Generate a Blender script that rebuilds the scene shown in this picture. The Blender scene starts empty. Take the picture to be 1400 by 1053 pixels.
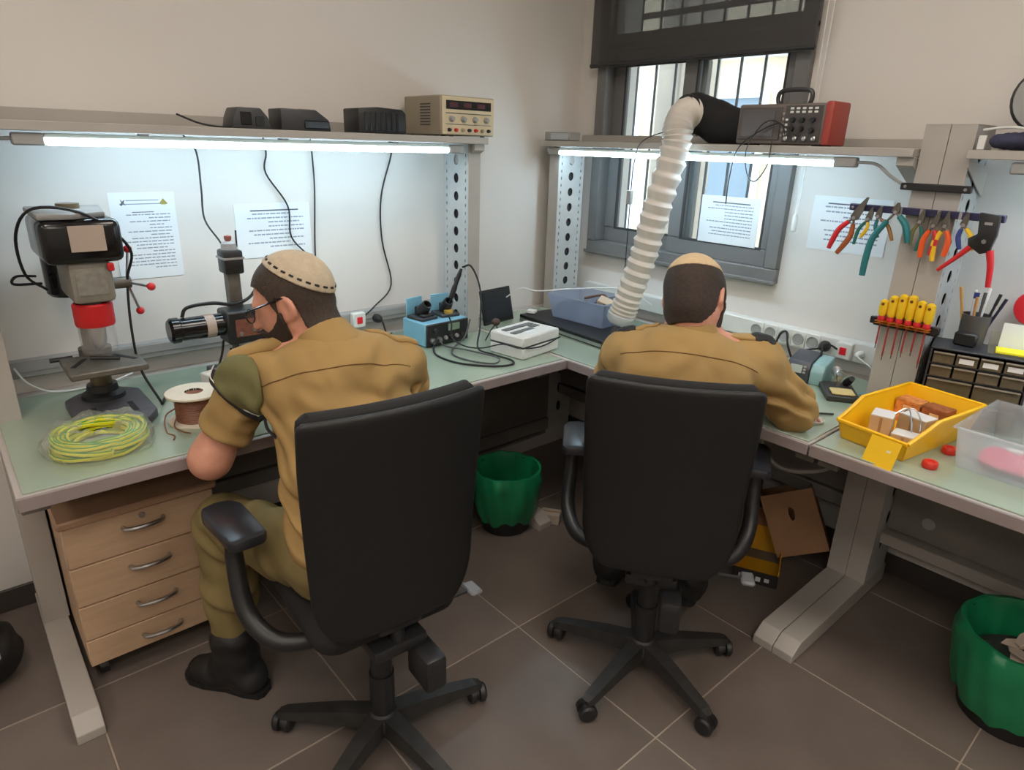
import bpy, bmesh, math, random
import numpy as np
from mathutils import Vector, Matrix, Euler
random.seed(7)
rng = np.random.default_rng(11)
sc = bpy.context.scene
COL = sc.collection
PI = math.pi

# ------------------------------------------------------------------ camera, world, exposure
def make_camera():
    c = np.array([700, 526.5]); VA = np.array([1800, 232.]); VB = np.array([-138, 173.])
    f = math.sqrt(-((VA - c) @ (VB - c)))
    def d(v):
        r = np.array([v[0]-c[0], -(v[1]-c[1]), -f]); return r/np.linalg.norm(r)
    Y = d(VA); X = -d(VB); X = X - Y*(X @ Y); X /= np.linalg.norm(X); Z = np.cross(X, Y)
    cam = bpy.data.cameras.new('camera'); o = bpy.data.objects.new('camera', cam); COL.objects.link(o)
    cam.sensor_width = 36; cam.lens = 36*f/1400; cam.clip_start = .02; cam.clip_end = 200
    o.matrix_world = Matrix(((X[0], X[1], X[2], 0), (Y[0], Y[1], Y[2], 0), (Z[0], Z[1], Z[2], 1.6), (0, 0, 0, 1)))
    sc.camera = o
make_camera()
w = bpy.data.worlds.new('sky'); sc.world = w; w.use_nodes = True
bg = w.node_tree.nodes['Background']
bg.inputs[0].default_value = (.80, .90, 1.0, 1); bg.inputs[1].default_value = 4.0
sc.view_settings.view_transform = 'Standard'; sc.view_settings.look = 'None'
sc.view_settings.exposure = 0.0; sc.view_settings.gamma = 1; sc.view_settings.use_curve_mapping = False
CEIL_WATT = 14.5         # emission of the ceiling panels
LED_WATT = 38.0          # emission of the bench LED tubes
sc.cycles.use_denoising = True
sc.cycles.max_bounces = 10; sc.cycles.diffuse_bounces = 5; sc.cycles.glossy_bounces = 4
sc.cycles.transparent_max_bounces = 12; sc.cycles.transmission_bounces = 8
sc.cycles.caustics_reflective = False; sc.cycles.caustics_refractive = False
sc.cycles.sample_clamp_indirect = 6

# ------------------------------------------------------------------ materials
def lin(c):
    return tuple((v/255/12.92 if v/255 <= .04045 else ((v/255+.055)/1.055)**2.4) for v in c)
MATS = {}
def M(name, col, rough=.5, metal=0., var=0., vscale=12., bump=0., bscale=120., coat=0., emit=None, estr=0., alpha=1., stretch=None, spec=.5):
    if name in MATS: return MATS[name]
    m = bpy.data.materials.new(name); m.use_nodes = True; nt = m.node_tree; b = nt.nodes['Principled BSDF']
    l = lin(col)
    b.inputs['Base Color'].default_value = (*l, 1); b.inputs['Roughness'].default_value = rough
    b.inputs['Metallic'].default_value = metal; b.inputs['Coat Weight'].default_value = coat
    b.inputs['Specular IOR Level'].default_value = spec
    b.inputs['Coat Roughness'].default_value = .06
    b.inputs['Alpha'].default_value = alpha
    if emit:
        b.inputs['Emission Color'].default_value = (*emit, 1); b.inputs['Emission Strength'].default_value = estr
    if var or bump:
        tc = nt.nodes.new('ShaderNodeTexCoord'); mp = nt.nodes.new('ShaderNodeMapping'); nt.links.new(tc.outputs['Object'], mp.inputs[0])
        if stretch: mp.inputs['Scale'].default_value = stretch
    if var:
        n = nt.nodes.new('ShaderNodeTexNoise'); n.inputs['Scale'].default_value = vscale; n.inputs['Detail'].default_value = 5
        nt.links.new(mp.outputs[0], n.inputs['Vector'])
        r = nt.nodes.new('ShaderNodeMapRange'); r.inputs[1].default_value = .3; r.inputs[2].default_value = .7
        nt.links.new(n.outputs['Fac'], r.inputs[0])
        mx = nt.nodes.new('ShaderNodeMix'); mx.data_type = 'RGBA'
        mx.inputs[6].default_value = (*[v*(1-var) for v in l], 1); mx.inputs[7].default_value = (*[min(1, v*(1+var)) for v in l], 1)
        nt.links.new(r.outputs[0], mx.inputs[0]); nt.links.new(mx.outputs[2], b.inputs['Base Color'])
    if bump:
        n2 = nt.nodes.new('ShaderNodeTexNoise'); n2.inputs['Scale'].default_value = bscale; n2.inputs['Detail'].default_value = 3
        nt.links.new(mp.outputs[0], n2.inputs['Vector'])
        bp = nt.nodes.new('ShaderNodeBump'); bp.inputs['Strength'].default_value = bump; bp.inputs['Distance'].default_value = .004
        nt.links.new(n2.outputs['Fac'], bp.inputs['Height']); nt.links.new(bp.outputs[0], b.inputs['Normal'])
    MATS[name] = m; return m
def glassy(name, col=(255, 255, 255), density=.12, rough=.05, tint=(1, 1, 1)):
    """thin clear sheet: mostly transparent, some diffuse haze, fresnel gloss"""
    if name in MATS: return MATS[name]
    m = bpy.data.materials.new(name); m.use_nodes = True; nt = m.node_tree; nt.nodes.clear()
    o = nt.nodes.new('ShaderNodeOutputMaterial'); t = nt.nodes.new('ShaderNodeBsdfTransparent'); t.inputs[0].default_value = (*tint, 1)
    d = nt.nodes.new('ShaderNodeBsdfDiffuse'); d.inputs[0].default_value = (*lin(col), 1)
    g = nt.nodes.new('ShaderNodeBsdfGlossy'); g.inputs['Roughness'].default_value = rough
    a = nt.nodes.new('ShaderNodeMixShader'); a.inputs[0].default_value = density
    tl = nt.nodes.new('ShaderNodeBsdfTranslucent'); tl.inputs[0].default_value = (*lin(col), 1); hz = nt.nodes.new('ShaderNodeMixShader'); hz.inputs[0].default_value = .5
    nt.links.new(d.outputs[0], hz.inputs[1]); nt.links.new(tl.outputs[0], hz.inputs[2])
    nt.links.new(t.outputs[0], a.inputs[1]); nt.links.new(hz.outputs[0], a.inputs[2])
    f = nt.nodes.new('ShaderNodeFresnel'); f.inputs[0].default_value = 1.35
    ge = nt.nodes.new('ShaderNodeNewGeometry'); mr = nt.nodes.new('ShaderNodeMapRange'); mr.inputs[3].default_value = 1.35; mr.inputs[4].default_value = 1/1.35   # both faces of a thin sheet reflect alike
    nt.links.new(ge.outputs['Backfacing'], mr.inputs[0]); nt.links.new(mr.outputs[0], f.inputs[0])
    b = nt.nodes.new('ShaderNodeMixShader'); nt.links.new(f.outputs[0], b.inputs[0]); nt.links.new(a.outputs[0], b.inputs[1]); nt.links.new(g.outputs[0], b.inputs[2])
    nt.links.new(b.outputs[0], o.inputs[0]); MATS[name] = m; return m

# ------------------------------------------------------------------ mesh builder
class MB:
    def __init__(s): s.v = []; s.f = []
    def add(s, vs, fs, M4=None):
        n = len(s.v)
        s.v += [tuple(M4 @ Vector(p)) if M4 is not None else tuple(p) for p in vs]
        s.f += [tuple(i+n for i in f) for f in fs]; return s
    def box(s, x0, x1, y0, y1, z0, z1, bev=0., M4=None, seg=1):
        if bev <= 0:
            vs = [(x0,y0,z0),(x1,y0,z0),(x1,y1,z0),(x0,y1,z0),(x0,y0,z1),(x1,y0,z1),(x1,y1,z1),(x0,y1,z1)]
            return s.add(vs, [(0,3,2,1),(4,5,6,7),(0,1,5,4),(1,2,6,5),(2,3,7,6),(3,0,4,7)], M4)
        bm = bmesh.new(); bmesh.ops.create_cube(bm, size=1)
        for v in bm.verts: v.co = ((x0+x1)/2+v.co.x*(x1-x0), (y0+y1)/2+v.co.y*(y1-y0), (z0+z1)/2+v.co.z*(z1-z0))
        bmesh.ops.bevel(bm, geom=bm.edges[:], offset=bev, segments=seg, affect='EDGES', profile=.5)
        return s.bm(bm, M4)
    def bm(s, bm, M4=None):
        bm.verts.index_update(); s.add([v.co[:] for v in bm.verts], [[v.index for v in f.verts] for f in bm.faces], M4); bm.free(); return s
    def lathe(s, prof, n=24, M4=None, caps=True):
        """profile [(r,z)...] turned about z"""
        vs = []; fs = []
        for r, z in prof:
            for i in range(n):
                a = 2*PI*i/n; vs.append((r*math.cos(a), r*math.sin(a), z))
        for j in range(len(prof)-1):
            for i in range(n):
                k = (i+1) % n; fs.append((j*n+i, j*n+k, (j+1)*n+k, (j+1)*n+i))
        if caps:
            if prof[0][0] > 1e-5: fs.append(tuple(range(n-1, -1, -1)))
            if prof[-1][0] > 1e-5: fs.append(tuple((len(prof)-1)*n+i for i in range(n)))
        return s.add(vs, fs, M4)
    def cyl(s, p0, p1, r0, r1=None, n=16):
        p0 = Vector(p0); p1 = Vector(p1); d = p1-p0
        q = d.to_track_quat('Z', 'Y').to_matrix().to_4x4(); q.translation = p0
        return s.lathe([(r0, 0), (r0 if r1 is None else r1, d.length)], n, q)
    def lathe_at(s, p0, p1, prof, n=20):
        p0 = Vector(p0); d = Vector(p1)-p0
        q = d.to_track_quat('Z', 'Y').to_matrix().to_4x4(); q.translation = p0
        return s.lathe(prof, n, q)
    def tube(s, pts, r, n=6, sub=6, closed=False, rfun=None):
        P = spline(pts, sub, closed) if sub > 1 else [Vector(p) for p in pts]
        m = len(P); vs = []; fs = []; up = None
        for i, p in enumerate(P):
            a = P[(i-1) % m] if (closed or i > 0) else p; b = P[(i+1) % m] if (closed or i < m-1) else p
            t = (b-a).normalized() if (b-a).length > 1e-9 else Vector((0, 0, 1))
            if up is None:
                up = Vector((0, 0, 1)) if abs(t.z) < .9 else Vector((1, 0, 0))
            u = (up - t*up.dot(t)); u = u.normalized() if u.length > 1e-6 else t.orthogonal().normalized(); w_ = t.cross(u); up = u
            rr = r if rfun is None else r*rfun(i/max(1, m-1))
            for k in range(n):
                an = 2*PI*k/n; vs.append(p+u*(rr*math.cos(an))+w_*(rr*math.sin(an)))
        for i in range(m if closed else m-1):
            for k in range(n):
                j = (i+1) % m; fs.append((i*n+k, i*n+(k+1) % n, j*n+(k+1) % n, j*n+k))
        if not closed:
            fs.append(tuple(range(n-1, -1, -1))); fs.append(tuple((m-1)*n+k for k in range(n)))
        return s.add(vs, fs)
    def prism(s, poly, z0, z1, M4=None, bev=0.):
        n = len(poly)
        if bev > 0:
            bm = bmesh.new(); a = [bm.verts.new((x, y, z0)) for x, y in poly]; f = bm.faces.new(a)
            r = bmesh.ops.extrude_face_region(bm, geom=[f]); bmesh.ops.translate(bm, verts=[g for g in r['geom'] if isinstance(g, bmesh.types.BMVert)], vec=(0, 0, z1-z0))
            bmesh.ops.recalc_face_normals(bm, faces=bm.faces[:])
            bmesh.ops.bevel(bm, geom=bm.edges[:], offset=bev, segments=2, affect='EDGES', profile=.5)
            return s.bm(bm, M4)
        vs = [(x, y, z0) for x, y in poly]+[(x, y, z1) for x, y in poly]
        fs = [tuple(range(n-1, -1, -1)), tuple(range(n, 2*n))]+[(i, (i+1) % n, n+(i+1) % n, n+i) for i in range(n)]
        return s.add(vs, fs, M4)
    def ell(s, c, r, n=20, m=12, M4=None):
        prof = [(math.sin(PI*i/m), -math.cos(PI*i/m)) for i in range(m+1)]
        vs = []; fs = []
        for a, z in prof:
            for i in range(n):
                t = 2*PI*i/n; vs.append((c[0]+r[0]*a*math.cos(t), c[1]+r[1]*a*math.sin(t), c[2]+r[2]*z))
        for j in range(m):
            for i in range(n):
                k = (i+1) % n; fs.append((j*n+i, j*n+k, (j+1)*n+k, (j+1)*n+i))
        return s.add(vs, fs, M4)
    def plate_holes(s, u0, u1, v0, v1, holes, t, M4):
        """a sheet in the local XY plane, thickness t, pierced by holes [(cu,cv,ru,rv,n)]; bands of cells, one hole to a cell"""
        cs = sorted(set(round(h[0], 4) for h in holes)); ub = [u0]+[(a+b)/2 for a, b in zip(cs, cs[1:])]+[u1]
        for bi, cu in enumerate(cs):
            hs = sorted([h for h in holes if round(h[0], 4) == cu], key=lambda h: h[1])
            vb = [v0]+[(a[1]+b[1])/2 for a, b in zip(hs, hs[1:])]+[v1]
            for k, (hu, hv, ru, rv, n) in enumerate(hs):
                a0, a1, b0, b1 = ub[bi], ub[bi+1], vb[k], vb[k+1]
                an = sorted([2*PI*i/n for i in range(n)]+[math.atan2(y-hv, x-hu) % (2*PI) for x in (a0, a1) for y in (b0, b1)])
                O = []; I = []
                for a in an:
                    c, d = math.cos(a), math.sin(a)
                    q = min((((a1 if c > 0 else a0)-hu)/c) if abs(c) > 1e-9 else 1e9, (((b1 if d > 0 else b0)-hv)/d) if abs(d) > 1e-9 else 1e9)
                    O.append((hu+c*q, hv+d*q)); I.append((hu+ru*c, hv+rv*d))
                m = len(an); vs = [(x, y, z) for z in (0, t) for L in (O, I) for x, y in L]; fs = []
                for i in range(m):
                    j = (i+1) % m
                    fs += [(j, i, m+i, m+j), (2*m+i, 2*m+j, 3*m+j, 3*m+i), (m+j, m+i, 3*m+i, 3*m+j)]
                s.add(vs, fs, M4)
        return s
    def build(s, name, mat, parent=None, smooth=True, ang=38):
        me = bpy.data.meshes.new(name); me.from_pydata(s.v, [], s.f); me.validate(); 
        bm = bmesh.new(); bm.from_mesh(me); bmesh.ops.recalc_face_normals(bm, faces=bm.faces[:]); bm.to_mesh(me); bm.free()
        return mesh_obj(name, me, mat, parent, smooth, ang)
def mesh_obj(name, me, mat, parent=None, smooth=True, ang=38):
    if smooth:
        me.polygons.foreach_set('use_smooth', [True]*len(me.polygons)); me.set_sharp_from_angle(angle=math.radians(ang))
    me.materials.append(mat)
    o = bpy.data.objects.new(name, me); COL.objects.link(o)
    if parent is not None: o.parent = parent
    return o
def spline(pts, sub=6, closed=False):
    P = [Vector(p) for p in pts]; n = len(P)
    if n < 3: return P
    out = []
    for i in range(n if closed else n-1):
        p1 = P[i]; p2 = P[(i+1) % n]
        p0 = P[i-1] if (closed or i > 0) else p1*2-p2
        p3 = P[(i+2) % n] if (closed or i+2 < n) else p2*2-p1
        for k in range(sub):
            t = k/sub
            out.append(.5*((2*p1)+(p2-p0)*t+(2*p0-5*p1+4*p2-p3)*t*t+(3*p1-p0-3*p2+p3)*t*t*t))
    if not closed: out.append(P[-1])
    return out
def RX(a): return Matrix.Rotation(a, 4, 'X')
def RY(a): return Matrix.Rotation(a, 4, 'Y')
def RZ(a): return Matrix.Rotation(a, 4, 'Z')
def TR(x, y, z): return Matrix.Translation((x, y, z))
def tag(o, label, cat, group=None):
    o['label'] = label; o['category'] = cat
    if group: o['group'] = group
    return o
def thing(name, loc, rz, label, cat, group=None):
    o = bpy.data.objects.new(name, None); COL.objects.link(o); o.empty_display_size = .05
    o.location = loc; o.rotation_euler = (0, 0, rz); return tag(o, label, cat, group)
def struct(o): o['kind'] = 'structure'; return o
def copy_child(o, parent, loc=None, rot=None):
    c = o.copy(); COL.objects.link(c); c.parent = parent
    if loc is not None: c.location = loc
    if rot is not None: c.rotation_euler = rot
    return c

# ------------------------------------------------------------------ signed distance sculpting (surface nets)
def sd_cap(P, a, b, ra, rb):
    a = np.array(a, np.float32); b = np.array(b, np.float32); ba = b-a
    t = np.clip(((P-a) @ ba)/max(1e-9, float(ba @ ba)), 0, 1)
    return np.linalg.norm(P-a-t[..., None]*ba, axis=-1)-(ra+(rb-ra)*t)
def sd_ell(P, c, r, Rm=None):
    q = P-np.array(c, np.float32)
    if Rm is not None: q = q @ np.array(Rm, np.float32)
    r = np.array(r, np.float32)
    k0 = np.linalg.norm(q/r, axis=-1); k1 = np.linalg.norm(q/(r*r), axis=-1)
    return k0*(k0-1)/np.maximum(k1, 1e-6)
def smin(a, b, k):
    h = np.maximum(k-np.abs(a-b), 0)/k
    return np.minimum(a, b)-h*h*k*.25
def smax(a, b, k): return -smin(-a, -b, k)
class Sdf:
    def __init__(s): s.pr = []; s.post = []
    def cap(s, a, b, ra, rb=None, k=.03):
        rb = ra if rb is None else rb; m = max(ra, rb)
        lo = np.minimum(a, b)-m; hi = np.maximum(a, b)+m
        s.pr.append((lambda P: sd_cap(P, a, b, ra, rb), lo, hi, k)); return s
    def ell(s, c, r, Rm=None, k=.03):
        m = max(r); s.pr.append((lambda P: sd_ell(P, c, r, Rm), np.array(c)-m, np.array(c)+m, k)); return s
    def fn(s, f, lo, hi, k=.03):
        s.pr.append((f, np.array(lo, float), np.array(hi, float), k)); return s
    def chain(s, pts, rad, k=.03):
        for i in range(len(pts)-1): s.cap(pts[i], pts[i+1], rad[i], rad[i+1], k)
        return s
    def mesh(s, res, pad=.03, lo=None, hi=None):
        lo = np.min([p[1] for p in s.pr], 0)-pad if lo is None else np.array(lo, float)
        hi = np.max([p[2] for p in s.pr], 0)+pad if hi is None else np.array(hi, float)
        n = np.ceil((hi-lo)/res).astype(int)+1
        ax = [(lo[i]+res*np.arange(n[i])).astype(np.float32) for i in range(3)]
        F = np.full(n, .08, np.float32)
        for f, a, b, k in s.pr:
            i0 = np.clip(np.floor((a-k-.02-lo)/res).astype(int), 0, n); i1 = np.clip(np.ceil((b+k+.02-lo)/res).astype(int)+1, 0, n)
            if np.any(i1 <= i0): continue
            P = np.stack(np.meshgrid(ax[0][i0[0]:i1[0]], ax[1][i0[1]:i1[1]], ax[2][i0[2]:i1[2]], indexing='ij'), -1)
            sl = tuple(slice(i0[i], i1[i]) for i in range(3))
            F[sl] = smin(F[sl], f(P).astype(np.float32), k)
        for g in s.post:
            P = np.stack(np.meshgrid(*ax, indexing='ij'), -1); F = g(P, F)
        return nets(F, lo, res)
def nets(F, lo, res):
    S = F < 0; n = F.shape
    cnt = np.zeros([k-1 for k in n], np.int8); 
    for a in (0, 1):
        for b in (0, 1):
            for c in (0, 1): cnt += S[a:n[0]-1+a, b:n[1]-1+b, c:n[2]-1+c]
    act = (cnt > 0) & (cnt < 8); I = np.argwhere(act); idx = np.full(act.shape, -1, np.int64); idx[act] = np.arange(len(I))
    acc = np.zeros((len(I), 3)); num = np.zeros(len(I))
    cr = [(a, b, c) for a in (0, 1) for b in (0, 1) for c in (0, 1)]
    for p in cr:
        for d in range(3):
            if p[d]: continue
            q = list(p); q[d] = 1
            fa = F[tuple((I+p).T)]; fb = F[tuple((I+q).T)]; m = (fa < 0) != (fb < 0)
            t = np.where(m, fa/np.where(m, fa-fb, 1), 0)
            pos = np.tile(np.array(p, float), (len(I), 1)); pos[:, d] += t
            acc[m] += pos[m]; num[m] += 1
    V = (I+acc/num[:, None])*res+lo
    Q = []
    for d in range(3):
        e, g = [(1, 2), (2, 0), (0, 1)][d]
        sl0 = [slice(None)]*3; sl1 = [slice(None)]*3; sl0[d] = slice(0, -1); sl1[d] = slice(1, None)
        a = S[tuple(sl0)]; b = S[tuple(sl1)]; J = np.argwhere(a != b)
        J = J[(J[:, e] > 0) & (J[:, g] > 0) & (J[:, e] < n[e]-1) & (J[:, g] < n[g]-1)]
        sg = a[tuple(J.T)]
        def cell(de, dg):
            K = J.copy(); K[:, e] += de; K[:, g] += dg; return idx[tuple(K.T)]
        q = np.stack([cell(-1, -1), cell(0, -1), cell(0, 0), cell(-1, 0)], 1)
        q[~sg] = q[~sg][:, ::-1]; Q.append(q)
    return V, np.concatenate(Q)
def np_obj(name, VQ, mat, parent=None, ang=180):
    V, Q = VQ; me = bpy.data.meshes.new(name)
    me.vertices.add(len(V)); me.vertices.foreach_set('co', np.asarray(V, np.float32).ravel())
    me.loops.add(Q.size); me.loops.foreach_set('vertex_index', Q.ravel().astype(np.int32))
    me.polygons.add(len(Q)); me.polygons.foreach_set('loop_start', np.arange(0, Q.size, 4, dtype=np.int32))
    me.update(calc_edges=True); me.validate()
    return mesh_obj(name, me, mat, parent, True, ang)

# ================================================================== palette
white_wall = M('wall_paint', (214, 209, 203), .75, var=.03, vscale=1.5, bump=.05, bscale=300)
ceil_paint = M('ceiling_paint', (220, 216, 210), .85, var=.02, vscale=2)
tile_mats = [M('floor_tile_%d' % i, (108+d, 98+d, 91+d), .36, var=.10, vscale=5, bump=.04, bscale=60, spec=.4) for i, d in enumerate((-4, 0, 4))]
grout_m = M('grout', (158, 144, 130), .9, var=.1)
base_m = M('baseboard_tile', (66, 60, 56), .45, var=.1)
steel_m = M('grey_powder_steel', (168, 163, 156), .5, var=.05, vscale=6, bump=.05, bscale=400)
steel_hole = M('grey_perforated_steel', (176, 178, 177), .5, var=.04)
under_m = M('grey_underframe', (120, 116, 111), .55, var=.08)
top_m = M('worktop_laminate', (176, 170, 164), .5, var=.05)
edge_m = M('worktop_edging', (142, 130, 128), .5, var=.06)
mat_green = M('green_bench_mat', (153, 168, 150), .18, var=.07, vscale=4, coat=.6)
alu_m = M('aluminium_trunking', (150, 150, 148), .42, var=.06)
led_m = M('led_tube', (255, 255, 255), .4, emit=(.62, .84, 1.0), estr=LED_WATT)
led_dif = glassy('clear_lamp_cover', (225, 240, 240), .35)
panel_led = M('ceiling_led', (255, 255, 255), .5, emit=(1.0, .90, .80), estr=CEIL_WATT)
black_p = M('black_plastic', (30, 30, 31), .42, var=.12, bump=.05, bscale=500)
black_soft = M('black_rubber', (24, 24, 25), .6, var=.15)
black_gloss = M('black_gloss', (18, 18, 20), .18)
char_m = M('charcoal_plastic', (52, 52, 54), .45, var=.1)
white_p = M('white_plastic', (216, 216, 212), .45, var=.04)
grey_p = M('grey_plastic', (150, 150, 148), .5, var=.06)
red_p = M('red_plastic', (190, 30, 34), .4, var=.08)
steel_br = M('bright_steel', (190, 190, 190), .3, metal=1, var=.08)
cast_m = M('worn_cast_iron', (112, 108, 100), .5, metal=.6, var=.2, vscale=25)
paper_m = M('paper', (226, 230, 232), .35, var=.02)
ink_m = M('ink', (92, 98, 108), .8)
ink_l = M('light_ink', (146, 154, 168), .8)
lam_m = glassy('laminate_sleeve', (235, 240, 240), .25)

# ================================================================== room shell
XW, YW, XR, YB, ZC = -2.60, 2.70, 3.4, -3.3, 2.95
fl = struct(MB().box(XW-.2, XR+.2, YB-.2, YW+.25, -.06, -.0015).build('floor', grout_m))
gx = [-.797+.602*i for i in range(-4, 9)]; gy = [1.299+.6015*i for i in range(-9, 4)]
base_tile = {}
for i in range(len(gx)-1):
    for j in range(len(gy)-1):
        x0 = max(gx[i]+.0022, XW); x1 = min(gx[i+1]-.0022, XR); y0 = max(gy[j]+.0022, YB); y1 = min(gy[j+1]-.0022, YW)
        if x1-x0 < .02 or y1-y0 < .02: continue
        k = (round(x1-x0, 3), round(y1-y0, 3), (i*7+j*3) % 3)
        if k not in base_tile:
            w_, h_ = x1-x0, y1-y0
            o = MB().box(-w_/2, w_/2, -h_/2, h_/2, -.005, 0, .0012).build('floor_tile', tile_mats[k[2]], fl, smooth=False); base_tile[k] = o
        else: o = copy_child(base_tile[k], fl)
        o.location = ((x0+x1)/2, (y0+y1)/2, 0)
struct(MB().box(XW-.15, XW, YB-.15, YW+.25, 0, ZC).build('wall_left', white_wall))
# window wall with its opening
WX0, WX1, WZ0, WZ1 = -2.44, -1.37, 1.085, 2.72
wb = MB()
wb.box(XW, WX0, YW, YW+.25, 0, ZC); wb.box(WX1, XR, YW, YW+.25, 0, ZC)
wb.box(WX0, WX1, YW, YW+.25, 0, WZ0); wb.box(WX0, WX1, YW, YW+.25, WZ1, ZC)
struct(wb.build('wall_window', white_wall))
struct(MB().box(XR, XR+.15, YB-.15, YW+.25, 0, ZC).build('wall_right', white_wall))
struct(MB().box(XW-.15, XR+.15, YB-.15, YB, 0, ZC).build('wall_back', white_wall))
struct(MB().box(XW-.15, XR+.15, YB-.15, YW+.25, ZC, ZC+.1).build('ceiling', ceil_paint))
struct(MB().box(XW, XW+.012, YB, YW, 0, .085, .002).build('baseboard_left', base_m))
struct(MB().box(XW+.012, XR, YW-.012, YW, 0, .085, .002).build('baseboard_window', base_m))
# ceiling panels
def ceiling_panel(x, y, label):
    t = thing('ceiling_lamp', (x, y, ZC), 0, label, 'ceiling lamp', 'ceiling lamps')
    m = MB()
    for a, b, c, d in ((-.31, .31, -.31, -.29), (-.31, .31, .29, .31), (-.31, -.29, -.29, .29), (.29, .31, -.29, .29)): m.box(a, b, c, d, -.03, 0)
    m.build('frame', white_p, t); MB().box(-.29, .29, -.29, .29, -.018, -.008).build('diffuser', panel_led, t)
for x in (-1.0, .6, 2.2):
    for y in (-2.0, -.3, 1.3):
        ceiling_panel(x, y, 'square white ceiling lamp over the middle of the room')

# ================================================================== window
win_m = M('grey_window_aluminium', (112, 111, 110), .45, var=.04)
win_d = M('dark_window_gasket', (52, 52, 54), .6)
glass_m = glassy('window_glass', (220, 230, 235), .04, .02, (.93, .97, .98))
win = struct(thing('window_1', ((WX0+WX1)/2, YW, WZ0), 0, 'grey aluminium sliding window with roller blind', 'window'))
hw = (WX1-WX0)/2; hh = WZ1-WZ0
def frame(m, x0, x1, z0, z1, w, y0, y1, bev=.004):
    m.box(x0, x1, y0, y1, z0, z0+w, bev); m.box(x0, x1, y0, y1, z1-w, z1, bev)
    m.box(x0, x0+w, y0, y1, z0+w, z1-w, bev); m.box(x1-w, x1, y0, y1, z0+w, z1-w, bev); return m
m = MB(); frame(m, -hw-.02, hw, -.01, hh+.03, .062, -.03, .08)
m.box(-hw, hw, -.025, .07, .965, .99, .004)       # transom between the sliding sashes and the top light
m.build('window_frame', win_m, win)
MB().box(-hw-.025, hw+.005, -.045, -.03, -.012, .004, .003).build('window_sill', win_m, win)
def sash(x0, x1, z0, z1, y, wd):
    f = frame(MB(), x0, x1, z0, z1, wd, y, y+.035).build('sash', win_m, win)
    MB().box(x0+wd, x1-wd, y+.015, y+.021, z0+wd, z1-wd).build('pane', glass_m, f)
    frame(MB(), x0+wd-.006, x1-wd+.006, z0+wd-.006, z1-wd+.006, .010, y-.001, y+.012, 0).build('gasket', win_d, f)
sash(-.495, .04, .05, .965, .035, .074)
sash(-.055, .505, .05, .965, -.005, .075)
f = frame(MB(), -hw+.02, hw-.03, 0.99, hh-.03, .04, .0, .035).build('sash', win_m, win)
MB().box(-hw+.07, hw-.08, .015, .021, 1.03, hh-.07).build('pane', glass_m, f)
MB().box(-.045, -.03, -.022, -.004, .40, .50, .003).build('latch', win_d, win)
# roller blind
def screen_cloth():
    m = bpy.data.materials.new('blind_screen_cloth'); m.use_nodes = True; nt = m.node_tree; b = nt.nodes['Principled BSDF']
    b.inputs['Base Color'].default_value = (*lin((74, 72, 71)), 1); b.inputs['Roughness'].default_value = .8
    o = nt.nodes['Material Output']; t = nt.nodes.new('ShaderNodeBsdfTransparent'); x = nt.nodes.new('ShaderNodeMixShader'); x.inputs[0].default_value = .66
    nt.links.new(t.outputs[0], x.inputs[1]); nt.links.new(b.outputs[0], x.inputs[2]); nt.links.new(x.outputs[0], o.inputs[0]); return m
bl = thing('roller_blind', (-1.91, 2.635, 1.965), 0, 'dark grey screen roller blind half drawn over the window', 'blind')
m = MB(); m.box(-.565, .565, -.0008, .0008, 0, .86); m.build('cloth', screen_cloth(), bl)
MB().cyl((-.565, 0, .012), (.565, 0, .012), .008, n=10).build('hem_bar', win_d, bl)
MB().cyl((-.575, .0, .86), (.575, .0, .86), .03).build('roller_tube', char_m, bl)
m = MB(); m.tube([(.59, -.005, .85), (.592, -.005, .3), (.60, -.005, -.35), (.606, -.008, -.62), (.612, -.005, -.35), (.615, -.005, .3), (.61, -.005, .85)], .0022, 5); m.build('pull_cord', white_p, bl)
MB().lathe([(.004, -.66), (.010, -.655), (.011, -.60), (.004, -.59)], 10, TR(.606, -.008, 0)).build('cord_weight', white_p, bl)

# ================================================================== outside
stone_m = M('beige_stone_facade', (226, 208, 178), .9, var=.12, vscale=3, bump=.2, bscale=30)  # the stone's own beige, mottled at random
stone_d = M('grey_concrete_pier', (196, 186, 172), .9, var=.15, vscale=6, bump=.2, bscale=20)
pale_m = M('pale_facade_panel', (222, 226, 230), .8, var=.04)
bar_m = M('window_bar_steel', (62, 68, 78), .5)
fac = thing('facade', (-2.6, 5.6, -1), 0, 'pale stone facade of the building across from the window', 'building')
MB().box(-3.5, 4.5, 0, .3, 0, 7.5).build('wall', stone_m, fac)
for i, x in enumerate((-2.4, -1.05, .30, 1.65)):
    p = frame(MB(), x-.48, x+.48, 1.7, 3.1, .06, -.04, .02).build('window', pale_m, fac)
    MB().box(x-.42, x+.42, -.01, 0, 1.76, 3.04).build('pane', M('far_glass', (120, 138, 152), .15), p)
MB().box(-3.5, 4.5, -.10, .0, 3.35, 3.50).build('ledge', pale_m, fac)
pier = MB().box(-2.62, -2.46, 3.35, 3.75, 0, 4.5, .01).build('concrete_pier', stone_d); tag(pier, 'rough concrete pier standing outside the window', 'pier')
gr = thing('window_grille', ((WX0+WX1)/2, YW+.36, 1.0), 0, 'dark steel security bars outside the window', 'window bars')
for i in range(11): MB().cyl((-.62+i*.124, 0, 0), (-.62+i*.124, 0, 1.9), .007, n=8).build('bar', bar_m, gr)
for z in (.06, .62, 1.25, 1.84): MB().box(-.68, .68, -.006, .006, z-.014, z+.014).build('cross_bar', bar_m, gr)
MB().box(-4.5, 3.5, 2.96, 12, -.9, -.8).build('ground', M('outside_paving', (150, 145, 138), .9, var=.1))
struct(bpy.data.objects['ground'])

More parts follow.
